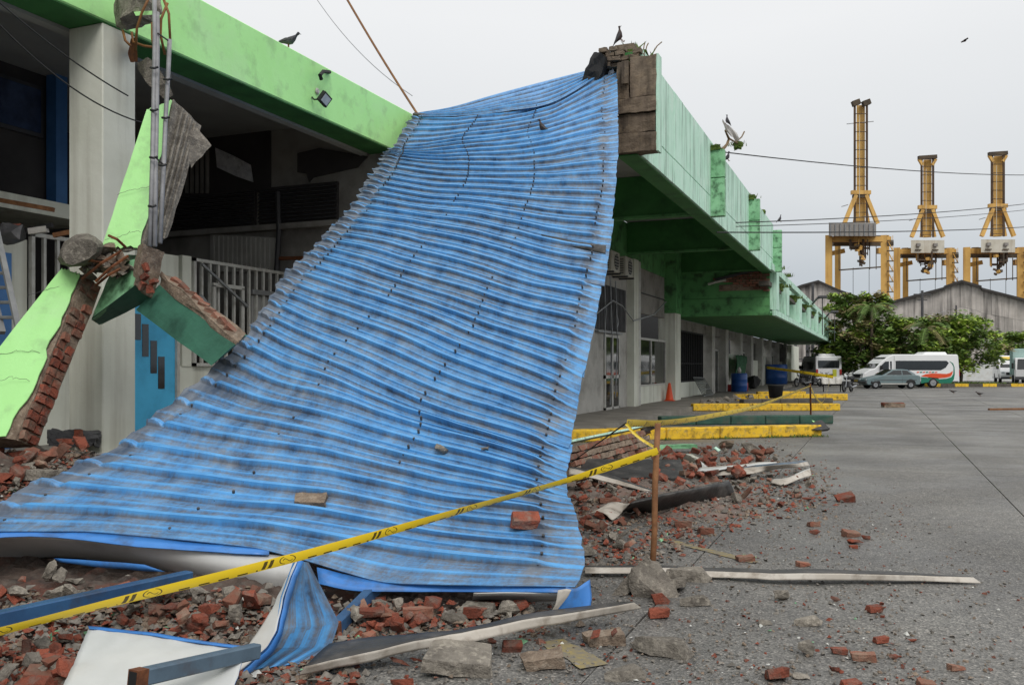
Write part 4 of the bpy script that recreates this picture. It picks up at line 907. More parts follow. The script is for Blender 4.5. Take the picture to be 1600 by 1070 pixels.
plate('wheel_arch', [(.75 + .38 * math.cos(a), .36 + .36 * math.sin(a)) for a in [math.pi * k / 12 for k in range(13)]], m_black, .004); plate('wheel_arch', [(3.4 + .38 * math.cos(a), .36 + .36 * math.sin(a)) for a in [math.pi * k / 12 for k in range(13)]], m_black, .004)
for x in (.75, 3.4):
    for y in (-.84, .84): wheel(t, x, y, .29, .18, .55)
t.scale = (.88, .9, .9)
obj('front_bumper', B(3.9, 4.14, -.8, .8, .38, .54), m_slat, t, bev=.03); obj('rear_bumper', B(-.04, .1, -.8, .8, .4, .56), m_slat, t, bev=.03)
for y in (-.6, .6): obj('headlight', B(4.0, 4.09, y - .14, y + .14, .6, .72), m_lens, t); obj('tail_light', B(-.01, .03, y - .16, y + .16, .7, .86), m_red, t)
# truck at the right edge
d = 74; b = C((1606 - 800) / 1400 * d, d, 0)
t = bpy.data.objects.new('box_truck', None); t.location = b; t.rotation_euler = (0, 0, TH - math.pi / 2 - .47); COL.objects.link(t); tag(t, 'pale teal box truck cut by the right edge of the picture', 'truck'); INV[t.name] = Matrix()
obj('cargo_box', B(-5.2, .2, -1.1, 1.1, .75, 2.95), m_vtruck, t, bev=.03)
for k in range(9): obj('box_rib', MB().bx(-5.0 + k * .6, -4.94 + k * .6, -1.13, -1.1, .8, 2.9), m_vtruck, t)
obj('cab', MB().prism([Vector((x, -1.0, z)) for x, z in ((.25, .5), (1.9, .5), (1.95, 1.2), (1.7, 2.15), (.25, 2.2))], (0, 2.0, 0)), m_vwhite, t, bev=.04)
obj('cab_window', MB().prism([Vector((x, 1.005, z)) for x, z in ((.7, 1.25), (1.75, 1.25), (1.58, 2.0), (.7, 2.0))], (0, .012, 0)), m_glass, t); obj('cab_window', MB().prism([Vector((x, -1.017, z)) for x, z in ((.7, 1.25), (1.75, 1.25), (1.58, 2.0), (.7, 2.0))], (0, .012, 0)), m_glass, t)
obj('windscreen', MB().prism([Vector((1.96, -.85, 1.25)), Vector((1.96, .85, 1.25)), Vector((1.74, .8, 2.08)), Vector((1.74, -.8, 2.08))], (.015, 0, 0)), m_glass, t)
obj('wing_mirror', B(1.7, 1.8, -1.25, -1.1, 1.3, 1.75), m_black, t); obj('wing_mirror', B(1.7, 1.8, 1.1, 1.25, 1.3, 1.75), m_black, t); obj('front_bumper', B(1.85, 2.05, -1, 1, .4, .65), m_slat, t)
for x in (-3.8, 1.1):
    for y in (-1.0, 1.0): wheel(t, x, y, .42, .26)

def ring(mb, c, ax, r, rr, n=18):
    pts = [Vector(c) + (ax[0] * math.cos(a) + ax[1] * math.sin(a)) * r for a in [6.283 * k / n for k in range(n + 1)]]
    return mb.tube(pts, rr, 6, cap=False)
def motorbike(label, base, yaw, group):
    t = bpy.data.objects.new('motorbike', None); t.location = base; t.rotation_euler = (0, 0, yaw); COL.objects.link(t); tag(t, label, 'motorbike', group); INV[t.name] = Matrix()
    ax = (Vector((1, 0, 0)), Vector((0, 0, 1)))
    for x in (0, 1.25):
        w_ = obj('wheel', ring(MB(), (x, 0, .3), ax, .26, .05), m_black, t, True)
        sp = MB()
        for k in range(8): sp.tube([(x, 0, .3), Vector((x, 0, .3)) + (ax[0] * math.cos(k * .785) + ax[1] * math.sin(k * .785)) * .25], .008, 4)
        obj('spoke', sp, m_chrome, w_)
    obj('fork', MB().tube([(1.25, .09, .3), (1.0, .08, .95)], .025).tube([(1.25, -.09, .3), (1.0, -.08, .95)], .025), m_chrome, t)
    obj('handlebar', MB().tube([(.9, -.36, 1.05), (1.0, -.15, 1.0), (1.0, .15, 1.0), (.9, .36, 1.05)], .018), m_black, t)
    obj('headlight', MB().lathe((1.06, 0, .82), [(.02, 0), (.1, .03), (.1, .14), (.05, .2)], 12), m_lens, t, True)
    obj('fuel_tank', MB().prism([Vector((x, -.13, z)) for x, z in ((.45, .72), (.5, .9), (.75, .96), (.95, .85), (.9, .7))], (0, .26, 0)), m_black, t, bev=.04)
    obj('seat', MB().prism([Vector((x, -.14, z)) for x, z in ((-.25, .82), (-.2, .92), (.15, .84), (.5, .84), (.48, .74), (-.1, .72))], (0, .28, 0)), m_black, t, bev=.03)
    obj('engine', MB().box((.6, 0, .45), (.4, .3, .35)), m_slat, t, bev=.04); obj('exhaust', MB().tube([(.7, .16, .4), (.4, .18, .28), (-.3, .2, .36)], [.03, .04, .05]), m_chrome, t)
    obj('frame', MB().tube([(1.0, 0, .9), (.75, 0, .35), (.35, 0, .3), (0, 0, .3)], .03).tube([(1.0, 0, .88), (.4, 0, .72), (-.2, 0, .74), (0, .08, .3)], .03), m_black, t)
    obj('mudguard', MB().prism([Vector((1.25 + r_ * math.cos(a), -.06, .3 + r_ * math.sin(a))) for r_, aa in ((.34, 0), (.31, 1)) for a in ([.4 + k * .2 for k in range(9)] if aa == 0 else [2.0 - k * .2 for k in range(9)])], (0, .12, 0)), m_black, t)
motorbike('black motorbike with a silver headlight at the end of the third yellow kerb', G(1330, 612), LEFT + .9, 'motorbikes parked past the kerbs')
motorbike('leftmost dark motorbike in front of the white minibus', G(1260, 604), LEFT + .7, 'motorbikes parked past the kerbs')
motorbike('dark motorbike parked in the middle in front of the minibus', G(1281, 603.5), LEFT + .6, 'motorbikes parked past the kerbs')
motorbike('dark motorbike nearest the yellow green board', G(1297, 603.5), LEFT + .8, 'motorbikes parked past the kerbs')
# waiting seats
b = G(1300, 612); t = thing('waiting_bench', 'row of white plastic seats on a dark metal beam behind the yellow kerb', 'bench', b)
rx = Vector((CS, SN, 0)); fy = Vector((-SN, CS, 0))
obj('beam', MB().beam(b - rx * .55 + Vector((0, 0, .4)), b + rx * .55 + Vector((0, 0, .4)), .06), m_black, t)
for k in (-.4, 0, .4):
    c = b + rx * k
    o = obj('seat', MB().grid([[c + rx * x * .2 + fy * (.22 - .44 * s_ if s_ < .5 else 0.0 - (s_ - .5) * .3) * -1 + Vector((0, 0, .45 if s_ < .5 else .45 + (s_ - .5) * .85)) for x in (-1, -.3, .3, 1)] for s_ in (0, .25, .5, .6, .8, 1)]), m_plast, t, True); o.modifiers.new('s', 'SOLIDIFY').thickness = .03
for k in (-.5, .5): obj('leg', MB().beam(b + rx * k, b + rx * k + Vector((0, 0, .4)), .06), m_black, t)
p = G(1304, 602); t = thing('warning_board', 'upright yellow green board standing by the motorbikes', 'board', p)
obj('panel', MB().box(p + Vector((0, 0, .7)), (.06, .3, 1.1), Matrix.Rotation(TH + 1.57, 3, 'Z')), m_signy, t); obj('foot', MB().box(p + Vector((0, 0, .06)), (.3, .4, .12), Matrix.Rotation(TH + 1.57, 3, 'Z')), m_black, t)
# metal frame at the far end, poles, hedge kerb, wall
fr = thing('metal_gate', 'dark upright metal frame beyond the end of the building', 'frame', Q(1262, 590, 97))
for u in (1243, 1262, 1280): obj('post', MB().beam(C((u - 800) / 1400 * 97, 97, 0), Q(u, 534, 97), .28 if u != 1262 else .4), m_slat, fr)
obj('rail', MB().beam(Q(1243, 561, 97), Q(1280, 561, 97), .12), m_slat, fr)
def pole(u, v0, d, r, label, arm=True):
    t = thing('utility_pole', label, 'pole', C((u - 800) / 1400 * d, d, 0)); a = C((u - 800) / 1400 * d, d, 0); b = Q(u, v0, d)
    obj('post', MB().tube([a, b], [r, r * .8], 8), m_slat, t)
    if arm: obj('crossarm', MB().beam(b + rx * -.9 - Vector((0, 0, .4)), b + rx * .9 - Vector((0, 0, .4)), .12).beam(b + rx * -.5 - Vector((0, 0, 1)), b + rx * .5 - Vector((0, 0, 1)), .1), m_slat, t)
    return b
pole(1441, 454, 95, .16, 'dark utility pole with crossarms in front of the warehouse')
b = pole(1494, 477, 95, .1, 'thinner pole in front of the right warehouse', False)
pole(1270, 443, 110, .2, 'dark pole rising in front of the narrower warehouse', False)
def lamp(u, v, d, label):
    p = Q(u, v, d); t = thing('street_lamp', label, 'street lamp', p)
    obj('arm', MB().tube([PX(u - 20, v + 16, -4.0), Q(u - 8, v + 2, d), p], .06, 6), m_slat, t); obj('lamp_head', MB().box(p, (.5, .3, .16), Matrix.Rotation(TH, 3, 'Z')), m_slat, t, bev=.03)
    obj('post', MB().tube([p, p - Vector((0, 0, 2.2))], .03, 5), m_slat, t)
lamp(1285, 464, 52, 'street lamp on a slanting arm above the low canopy'); lamp(1304, 487, 66, 'farther street lamp above the end of the low canopy')
is_ = thing('planted_island', 'kerbed island with black and yellow blocks under the trees', 'traffic island', G(1480, 604)); is_['kind'] = 'structure'
for k in range(14):
    u0_, u1_ = 1448 + k * 11, 1459 + k * 11; a, c_ = G(u0_, 604), G(u1_ - .4, 604)
    obj('kerb_block', MB().hexa([a + Vector((0, 0, .22)), c_ + Vector((0, 0, .22)), c_, a], [a + fy * .3 + Vector((0, 0, .22)), c_ + fy * .3 + Vector((0, 0, .22)), c_ + fy * .3, a + fy * .3]), m_cyel if (k // 2) % 2 == 0 else m_cgry, is_)
    if k == 13: break
mb = MB()
for k in range(1500): blades(mb, G(R.uniform(1440, 1600), 604) + fy * R.uniform(.3, 7) + Vector((0, 0, .1)), 1, .22, .1)
tag(obj('island_grass', mb, m_grass, fix=False), 'short grass on the kerbed island', 'grass', kind='stuff')
w0, w1 = C(22, 92, 0), C(70, 92, 0)
tag(obj('boundary_wall', MB().hexa([w0 + Vector((0, 0, 1.9)), w1 + Vector((0, 0, 1.9)), w1, w0], [w0 + fy * .2 + Vector((0, 0, 1.9)), w1 + fy * .2 + Vector((0, 0, 1.9)), w1 + fy * .2, w0 + fy * .2]), m_white), 'pale boundary wall behind the trees', 'wall')
p = G(1395, 636); t = thing('brick_lump', 'low lump of bonded brick lying alone on the open pavement', 'rubble', p)
o = bpy.data.objects.new('lump', roughen(MB().box(p + Vector((0, 0, .07)), (.75, .35, .16), Matrix.Rotation(TH, 3, 'Z')), 3, .04, 9, m_mort, 'lump')); link(o, t)
for k in range(4): obj('brick', MB().box(p + rx * (-.3 + k * .19) + Vector((0, 0, .12)), (.17, .3, .1), Matrix.Rotation(TH, 3, 'Z')), m_brick, t, bev=.01)
p, q = G(1545, 641), G(1640, 640); tag(obj('plank', MB().beam(p + Vector((0, 0, .04)), q + Vector((0, 0, .04)), .1, .06), m_wood), 'pale plank lying on the pavement at the right edge', 'plank')
# ================================================================ COLLAPSED BLUE ROOF
def iv(u, v):        # inverse depth over the photograph, measured from where the sheet's corners stand
    k = .0624 + 3.4e-5 * (u - 645) + 1.6e-4 * (v - 180)
    k += 7.8e-8 * max(0, v - 180) * max(0, 645 - u)
    return k
ROWS = [[(640, 183), (715, 187), (790, 178), (868, 161), (963, 104)],
        [(612, 232), (690, 224), (770, 217), (860, 205), (965, 168)],
        [(600, 248), (700, 258), (780, 260), (870, 255), (966, 240)],
        [(575, 285), (680, 301), (770, 309), (860, 317), (960, 322)],
        [(540, 334), (648, 350), (740, 368), (840, 393), (947, 412)],
        [(491, 391), (585, 417), (690, 447), (798, 479), (931, 518)],
        [(448, 434), (550, 466), (660, 504), (775, 550), (911, 606)],
        [(398, 508), (480, 544), (574, 586), (716, 644), (894, 702)],
        [(338, 574), (440, 613), (560, 646), (720, 692), (886, 744)],
        [(255, 643), (380, 668), (520, 699), (690, 741), (887, 783)],
        [(180, 704), (330, 722), (500, 752), (680, 790), (896, 812)],
        [(92, 744), (280, 762), (480, 794), (680, 828), (903, 848)],
        [(0, 790), (200, 803), (420, 828), (660, 864), (908, 888)],
        [(-70, 838), (140, 838), (400, 866), (600, 918), (892, 924)]]
GP = [[Q(u, v, 1 / iv(u, v)) for u, v in r] for r in ROWS]
def cat(p0, p1, p2, p3, t):
    return .5 * ((2 * p1) + (p2 - p0) * t + (2 * p0 - 5 * p1 + 4 * p2 - p3) * t * t + (3 * p1 - p0 - 3 * p2 + p3) * t ** 3)
def spline(ps, t):
    n = len(ps) - 1; x = min(max(t, -.05), 1.05) * n; i = min(max(int(math.floor(x)), 0), n - 1); f = x - i
    g = lambda k: ps[k] if 0 <= k <= n else (ps[0] * 2 - ps[1] if k < 0 else ps[n] * 2 - ps[n - 1])
    return cat(g(i - 1), g(i), g(i + 1), g(i + 2), f)
def plin(ps, t):          # straight runs with a tight bend at each purlin line
    n = len(ps) - 1; x = min(max(t, -.05), 1.05) * n; k = round(x)
    def lin(y):
        i = min(max(int(math.floor(y)), 0), n - 1); return ps[i].lerp(ps[i + 1], y - i)
    if 0 < k < n and abs(x - k) < .16:
        return (lin(x - .1) + lin(x) * 2 + lin(x + .1)) * .25
    return lin(x)
WN = [0, .31, .5, .69, 1]
def S0(w_, t): return spline([plin(r, w_).lerp(spline(r, w_), .25) for r in GP], t)
mid = [S0(.5, i / 200) for i in range(201)]; cum = [0.0]
for a, b in zip(mid, mid[1:]): cum.append(cum[-1] + (b - a).length)
NP = 44
def tp(p):
    x = min(max(p / NP, 0), 1) * cum[-1]
    for i in range(200):
        if cum[i + 1] >= x: return (i + (x - cum[i]) / max(1e-6, cum[i + 1] - cum[i])) / 200
    return 1.0
def wob(w_, p): return .12 * noise.noise((w_ * 2.2, p * .12, 3.3))
def S(w_, p): return S0(w_, tp(p + wob(w_, p)))
def frame(w_, p):
    a = S(w_ - .01, p); b = S(w_ + .01, p); c = S(w_, p - .3); d = S(w_, p + .3)
    n = (b - a).cross(d - c).normalized()
    if n.z < 0: n = -n
    return S(w_, p), n
FR = [(0, 0), (.06, 1), (.17, 1), (.23, 0), (.29, 0), (.55, .02), (.59, .3), (.65, .3), (.69, .02)]
RD = [.25, 1, 1, -.2, .15, .35, .85, .8, .2]  # low values: grime in the pans, plus a painted shadow line below each rib
def sheet_mesh(p0, p1, w0, w1, lift, seed, nw=90, amp=.044):
    mb = MB(); rib = []; edge = []; uvs = []; prof = []
    k = math.floor(p0)
    while k <= p1:
        for (f, h), rd in zip(FR, RD):
            if p0 - 1e-6 <= k + f <= p1 + 1e-6: prof.append((k + f, h, rd))
        k += 1
    rows = []
    for p, h, rd in prof:
        sk = .22 * math.sin(seed * 7.3); row = []; jl = w0 + .008 * math.sin(p * 5.1 + seed) + .008 * noise.noise((p * 1.7, seed, 0)); jr = w1 + .004 * noise.noise((p * 2.3, seed, 5))
        for i in range(nw + 1):
            f = i / nw; w_ = jl + (jr - jl) * f
            q, n = frame(w_, p + sk * (w_ - .5) * min(1, p / 3, max(0, 44 - p) / 3))
            a = 1 - .7 * math.exp(-((w_ - .055) / .010) ** 2) - .55 * math.exp(-((w_ - .955) / .012) ** 2)
            a *= .92 + .3 * noise.noise((w_ * 5, p * .8, 1.0))
            if w_ > .95: a *= max(.12, 1 - (w_ - .95) / .03)
            if w_ < .012: a *= .5
            ds = noise.noise((w_ * 3.2, p * .16, 7.7)) * .04 + noise.noise((w_ * 12, p * 1.1, 2.2)) * .006
            ds *= min(1, 4 * w_ + .3) * min(1, (44 - p) / 3 + .1)
            row.append(q + n * (a * amp * h + ds + lift))
            rib.append(rd); e = max(0, 1 - w_ / .085) ** .8 * (.75 + .6 * noise.noise((w_ * 30, p * 1.1, 0))) + max(0, .9 - abs(w_ - .945) / .035) * 1.1 * (noise.noise((w_ * 20, p * 1.4, 9)) + .35)
            edge.append(max(0, min(1, e))); uvs.append((w_ * 8, p * .3))
        rows.append(row)
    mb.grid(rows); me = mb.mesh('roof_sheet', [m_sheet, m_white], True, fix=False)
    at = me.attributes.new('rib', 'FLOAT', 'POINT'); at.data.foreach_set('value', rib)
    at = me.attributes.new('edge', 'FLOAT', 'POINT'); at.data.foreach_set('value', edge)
    uv = me.uv_layers.new(name='UVMap')
    for l in me.loops: uv.data[l.index].uv = uvs[l.vertex_index]
    me.polygons.foreach_set('use_smooth', [False] * len(me.polygons))
    return me
def add_sheet(me, parent, name='roof_sheet', th=.006):
    o = bpy.data.objects.new(name, me); link(o, parent)
    if sum((p.normal.z for p in me.polygons)) < 0: me.flip_normals()
    s = o.modifiers.new('thickness', 'SOLIDIFY'); s.thickness = th; s.offset = -1; s.material_offset = 1
    return o
rf = thing('collapsed_roof', 'large collapsed roof of dirty blue corrugated metal sheets draped to the ground', 'collapsed roof', (-3.5, 9, 0))
bnd = [0, 6, 12, 18, 23, 29, 34, 39, 44]
for i, (a, b) in enumerate(zip(bnd, bnd[1:])):
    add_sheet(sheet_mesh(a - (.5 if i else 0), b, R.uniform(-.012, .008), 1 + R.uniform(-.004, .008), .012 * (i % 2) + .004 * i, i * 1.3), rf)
# the upper strip folded over the ridge
TOP = [[(648, 178), (705, 171), (777, 151), (865, 127), (957, 102)], [(652, 180), (715, 178), (787, 163), (867, 142), (958, 101)], [(655, 182), (720, 181), (795, 173), (870, 157), (961, 101)]]
GP_main = GP
GPT = [[Q(u, v, 1 / (iv(u, v) - .0016 + .0012 * i)) for u, v in r] for i, r in enumerate(TOP)]
mb = MB(); rows = []; rib = []
for j in range(5 * 9 + 1):
    p = j / 9; k = j % 9; f, h = FR[k]; t_ = (int(p) + f) / 5 if j < 45 else 1.0
    row = []
    for i in range(61):
        q = spline([spline(r, i / 60) for r in GPT], t_); row.append(q + Vector((0, -.3, 1)).normalized() * h * .05 * (math.sin(math.pi * i / 60) ** .5)); rib.append(RD[k])
    rows.append(row)
mb.grid(rows); me = mb.mesh('ridge_sheet', [m_sheet, m_white], False, False)
at = me.attributes.new('rib', 'FLOAT', 'POINT'); at.data.foreach_set('value', rib)
at = me.attributes.new('edge', 'FLOAT', 'POINT'); at.data.foreach_set('value', [.0] * len(rib))
uv = me.uv_layers.new(name='UVMap')
for l in me.loops: uv.data[l.index].uv = ((l.vertex_index % 61) / 61 * 8, (l.vertex_index // 61) * .03 + 20)
add_sheet(me, rf, 'ridge_sheet')
obj('fold_shade', MB().tube([Q(u, v, 1 / (iv(u, v) - .0002)) for u, v in ((648, 180), (668, 184), (700, 182), (760, 175), (830, 167), (870, 159), (905, 135), (940, 111), (963, 99))], [.05, .06, .05, .045, .045, .05, .045, .04, .04], 6), m_tar, rf)  # dark tube painting the shade of the gap below the fold
# screws, in pairs on the purlin lines
scr = MB()
for p in range(44):
    for wl in (.07, .36 - .002 * p * 0, .66, .945):
        for dp in (.165, .63):
            if R.random() < .22: continue
            q, n = frame(wl + .004 * math.sin(p), p + dp); q = q + n * .05; ax = n
            scr.tube([q - n * .03, q + n * .004], .010, 6)
sc_ = obj('roof_screw', scr, m_slat, rf); sc_['kind'] = 'stuff'
# underside flap curling below the lower left edge
def ribbon(name, rows, mats, parent, th=.005, sub=8, smooth=True, n2=14, hard=False):
    """smooth metal sheet through rows of (u, v, depth)"""
    gp = [[Q(*p) for p in r] for r in rows]; out = []
    for i in range(sub + 1):
        row = []
        for j in range(n2 + 1):
            q = spline([(plin if hard else spline)(r, j / n2) for r in gp], i / sub); row.append(q + noise.noise_vector(q * 5) * .006 + noise.noise_vector(q * 14) * (.006 if n2 > 20 else 0))
        out.append(row)
    o = obj(name, MB().grid(out), mats, parent, smooth, fix=False); s = o.modifiers.new('t', 'SOLIDIFY'); s.thickness = th; s.offset = 0
    if len(mats) > 1: s.material_offset_rim = 1
    return o
dE = lambda u, v: 1 / iv(u, v)
ribbon('lower_flap', [[(-70, 842, dE(-70, 838) - .03), (60, 836, dE(60, 836) - .03), (215, 852, dE(215, 850) - .03), (330, 860, dE(330, 858) - .03), (470, 870, dE(470, 868) - .03)],
                      [(-70, 868, 5.9), (60, 856, 5.85), (190, 868, 5.75), (320, 884, 5.6), (468, 898, 5.45)],
                      [(-70, 898, 6.1), (70, 872, 6.1), (200, 884, 6.0), (330, 918, 5.75), (455, 945, 5.5)]], [m_under, m_blue], rf)
ribbon('edge_strip', [[(-70, 828, dE(-70, 838) + .03), (66, 823, dE(66, 834) + .03), (215, 838, dE(215, 850) + .03), (330, 848, dE(330, 858) + .03), (420, 852, dE(420, 866) + .03)],
                      [(-70, 846, dE(-70, 838) - .07), (66, 838, dE(66, 834) - .07), (215, 854, dE(215, 850) - .07), (330, 862, dE(330, 858) - .07), (420, 867, dE(420, 866) - .07)]], [m_blue], rf, sub=2)
ribbon('inner_sheet_edge', [[(85, 872, 5.7), (150, 876, 5.65), (225, 881, 5.6)], [(92, 878, 5.7), (160, 886, 5.65), (258, 893, 5.6)]], [m_blue], rf, sub=2)
ribbon('edge_strip', [[(495, 886, dE(495, 898) + .03), (565, 900, dE(565, 912) + .03), (700, 902, dE(700, 914) + .03), (892, 908, dE(892, 918) + .03)],
                      [(498, 912, dE(495, 898) - .08), (565, 923, dE(565, 912) - .08), (700, 924, dE(700, 914) - .08), (892, 925, dE(892, 918) - .08)]], [m_blue], rf, sub=2)
ribbon('corner_flap', [[(884, 916, 5.16), (900, 918, 5.2), (922, 905, 5.35)], [(878, 940, 5.14), (900, 942, 5.2), (925, 930, 5.3)], [(862, 956, 5.12), (890, 962, 5.17), (922, 950, 5.25)]], [m_blue], rf)
ribbon('white_trim', [[(872, 922, 5.08), (884, 920, 5.08), (893, 921, 5.09)], [(868, 944, 5.08), (878, 936, 5.08), (886, 934, 5.09)], [(858, 960, 5.1), (864, 957, 5.1), (868, 955, 5.1)]], [m_flash], rf)
ribbon('sheet_underside', [[(740, 926, 5.3), (800, 926, 5.3), (880, 926, 5.25)], [(740, 938, 5.6), (810, 940, 5.55), (874, 938, 5.4)]], [m_white], rf, sub=3)
0 and ribbon('crushed_sheet_end', [[(255, 640, 7.15), (290, 650, 7.05), (340, 668, 6.9)], [(247, 668, 7.1), (290, 668, 7.0), (330, 676, 6.88)], [(242, 698, 7.05), (270, 690, 6.98), (300, 684, 6.9)]], [m_tar], rf)

ribbon('tear_shade', [[(846, 366, dE(850, 366) - .06), (900, 377, dE(900, 378) - .09), (947, 384, dE(946, 386) - .06)], [(848, 370, dE(850, 370) - .03), (900, 386, dE(900, 386) - .03), (946, 397, dE(946, 397) - .03)]], [m_tar], rf, sub=2)  # dark ribbon over the sheet, painting the shade inside a tear
# bent sheet standing at the front, and the white sheet
bs = thing('bent_sheet', 'bent blue roofing sheet standing upright with its white back showing', 'metal sheet', Q(430, 1050, 4.4))
fold = [(466, 876, 4.62), (443, 934, 4.5), (434, 984, 4.42), (418, 1012, 4.38), (378, 1048, 4.34)]
right = [(482, 878, 4.72), (506, 925, 4.78), (530, 972, 4.82), (517, 1010, 4.72), (470, 1036, 4.52)]
gp = [[Q(*a) for a in fold], [Q(*b) for b in right]]
rows = []; rib = []; nn = 4
FB = [(0, 0), (.12, 0), (.22, 1), (.3, 1), (.52, 1), (.6, 1), (.7, 0), (.85, 0)]
for j in range(nn * 8 + 1):
    k, f_ = j // 8, j % 8; f, h = FB[f_]; x = (k + f) / nn if j < nn * 8 else 1
    row = []
    for i in range(25):
        a = plin(gp[0], i / 24); b = plin(gp[1], i / 24); q = a.lerp(b, x); row.append(q + (C(-.6, -1, .3).normalized()) * h * .035); rib.append((.3, .2, .8, 1, .9, .7, .1, .2)[f_])
    rows.append(row)
me = MB().grid(rows).mesh('blue_panel', [m_sheet, m_white], False, False)
at = me.attributes.new('rib', 'FLOAT', 'POINT'); at.data.foreach_set('value', rib); at = me.attributes.new('edge', 'FLOAT', 'POINT'); at.data.foreach_set('value', [.12] * len(rib))
uv = me.uv_layers.new(name='UVMap')
for l in me.loops: uv.data[l.index].uv = ((l.vertex_index % 25) / 25 * 1.2 + 30, (l.vertex_index // 25) * .03 + 40)
o = bpy.data.objects.new('blue_panel', me); link(o, bs); s = o.modifiers.new('t', 'SOLIDIFY'); s.thickness = .004
ribbon('white_back', [[(465, 875, 4.6), (442, 934, 4.48), (433, 984, 4.4), (417, 1011, 4.36), (377, 1047, 4.32)], [(463, 875, 4.6), (428, 944, 4.5), (400, 990, 4.42), (376, 1024, 4.36), (345, 1070, 4.26)]], [m_white, m_blue], bs, hard=True, n2=24)
ribbon('folded_edge', [[(466, 874, 4.59), (444, 934, 4.47), (436, 985, 4.39), (420, 1013, 4.35), (380, 1050, 4.31), (340, 1078, 4.24)], [(474, 876, 4.6), (452, 938, 4.5), (442, 990, 4.42), (428, 1020, 4.38), (384, 1056, 4.33), (340, 1084, 4.24)]], [m_blue], bs, sub=2, hard=True, n2=24)
ws_ = thing('white_sheet', 'white underside of a crumpled roofing sheet lying on the brick rubble', 'metal sheet', Q(240, 1040, 4.5))
def gz(u, v, z): p = G(u, v, z); return (u, v, depth(p))
ribbon('sheet', [[gz(139, 980, .24), gz(220, 990, .25), gz(300, 1001, .25), gz(386, 1014, .24)], [gz(128, 1004, .22), gz(210, 1012, .24), gz(300, 1025, .23), gz(378, 1034, .21)], [gz(112, 1040, .2), gz(200, 1046, .2), gz(300, 1052, .19), gz(372, 1056, .18)], [gz(92, 1085, .17), gz(190, 1092, .17), gz(290, 1092, .16), gz(360, 1092, .15)]], [m_white, m_blue], ws_, sub=20, n2=30)
ribbon('blue_rim', [[gz(137, 977, .245), gz(220, 987, .255), gz(300, 998, .255), gz(386, 1011, .245)], [gz(139, 981, .245), gz(220, 991, .255), gz(300, 1002, .255), gz(386, 1015, .245)]], [m_blue], ws_, sub=1)
def purlin(label, a, b, wd, mat, ang=0):
    t = thing('steel_purlin', label, 'steel tube', Q(*a)); a, b = Q(*a), Q(*b)
    obj('tube', MB().beam(a, b, wd, wd * 1.25), mat, t, bev=.006); dr = (b - a).normalized()
    obj('open_end', MB().beam(a - dr * .004, a + dr * .02, wd * .8, wd * 1.02), m_black, t)
    obj('rusty_edge', MB().beam(a - dr * .003, a + dr * .05, wd * 1.02, wd * 1.27), m_rust, t); return t
purlin('blue steel tube under the left edge of the blue roof', (-60, 982, 4.1), (296, 903, 5.25), .07, m_bsteel)
purlin('grey blue steel tube with a rusty end lying on the white sheet', (208, 1060, 3.42), (402, 1016, 4.02), .052, m_gsteel)
purlin('short blue steel tube leaning behind the bent sheet', (520, 985, 4.95), (590, 915, 5.6), .06, m_bsteel)

# ================================================================ FALLEN CONCRETE BEAMS
def slabq(face, back, fmat, cmat, name, parent, skin=.012, cuts=7, amt=.02):
    """beam piece: rough core from four front and four back points (u, v, depth) with a painted skin on its front"""
    A = [Q(*p) for p in face]; Bk = [Q(*p) for p in back]
    n = (A[1] - A[0]).cross(A[3] - A[0]).normalized()
    if n.dot(A[0] - Vector((0, 0, CAMZ))) > 0: n = -n
    o = bpy.data.objects.new('core', roughen(MB().hexa([a - n * .02 for a in A], Bk), cuts, amt, 7, cmat, 'core')); link(o, parent)
    rows = []
    for i in range(21):
        f = i / 20; l, r = A[0].lerp(A[3], f), A[1].lerp(A[2], f)
        jl, jr = .03 * noise.noise((f * 6, 1, A[0].x)), .10 * noise.noise((f * 7, 2, A[0].x)) + .06 * noise.noise((f * 23, 2, A[0].x)) - .03
        rows.append([l.lerp(r, min(1, max(0, jl + (1 + jr - jl) * k / 12))) + n * (.012 + .004 * noise.noise((f * 5, k * .3, 0))) for k in range(13)])
    c0 = 20 * noise.noise((A[0].x, 3, 3))
    for k in range(13):
        rows[0][k] = rows[0][k].lerp(rows[1][k], .9 * abs(noise.noise((k * .7, c0, 0)))); rows[-1][k] = rows[-1][k].lerp(rows[-2][k], .9 * abs(noise.noise((k * .7, c0, 5))))
    p = obj('painted_face', MB().grid(rows), fmat, parent, fix=False); s = p.modifiers.new('t', 'SOLIDIFY'); s.thickness = skin; s.offset = 0
    return A, Bk, n
def crack(pts, parent, off):
    obj('crack', MB().tube([Q(u, v, d) + off + Vector((0, 0, R.gauss(0, .006))) for u, v, d in [tuple(a + (b_ - a) * k / 5 for a, b_ in zip(p_, q_)) for p_, q_ in zip(pts, pts[1:]) for k in range(6)]], .002, 4), m_slat, parent)
ub = thing('fallen_beam', 'upper half of the fallen light green beam with a ridged concrete side, leaning on the column', 'fallen beam', Q(220, 280, 9.2))
slabq([(230, 172, 9.35), (272, 154, 9.45), (222, 388, 8.85), (158, 392, 8.8)], [(268, 168, 9.75), (314, 198, 9.85), (262, 372, 9.25), (200, 394, 9.2)], m_green, m_conc, 'b', ub, amt=.016)
for k in range(4):
    f = .25 + .2 * k; a = Q(276 + 34 * f, 160 + 40 * f, 9.46 + .35 * f); b = Q(226 + 34 * f, 385 - 14 * f, 8.86 + .36 * f); obj('cast_ridge', MB().tube([a.lerp(b, i / 12) + noise.noise_vector(a.lerp(b, i / 12) * 4) * .006 for i in range(13)], .014, 5), m_conc, ub)
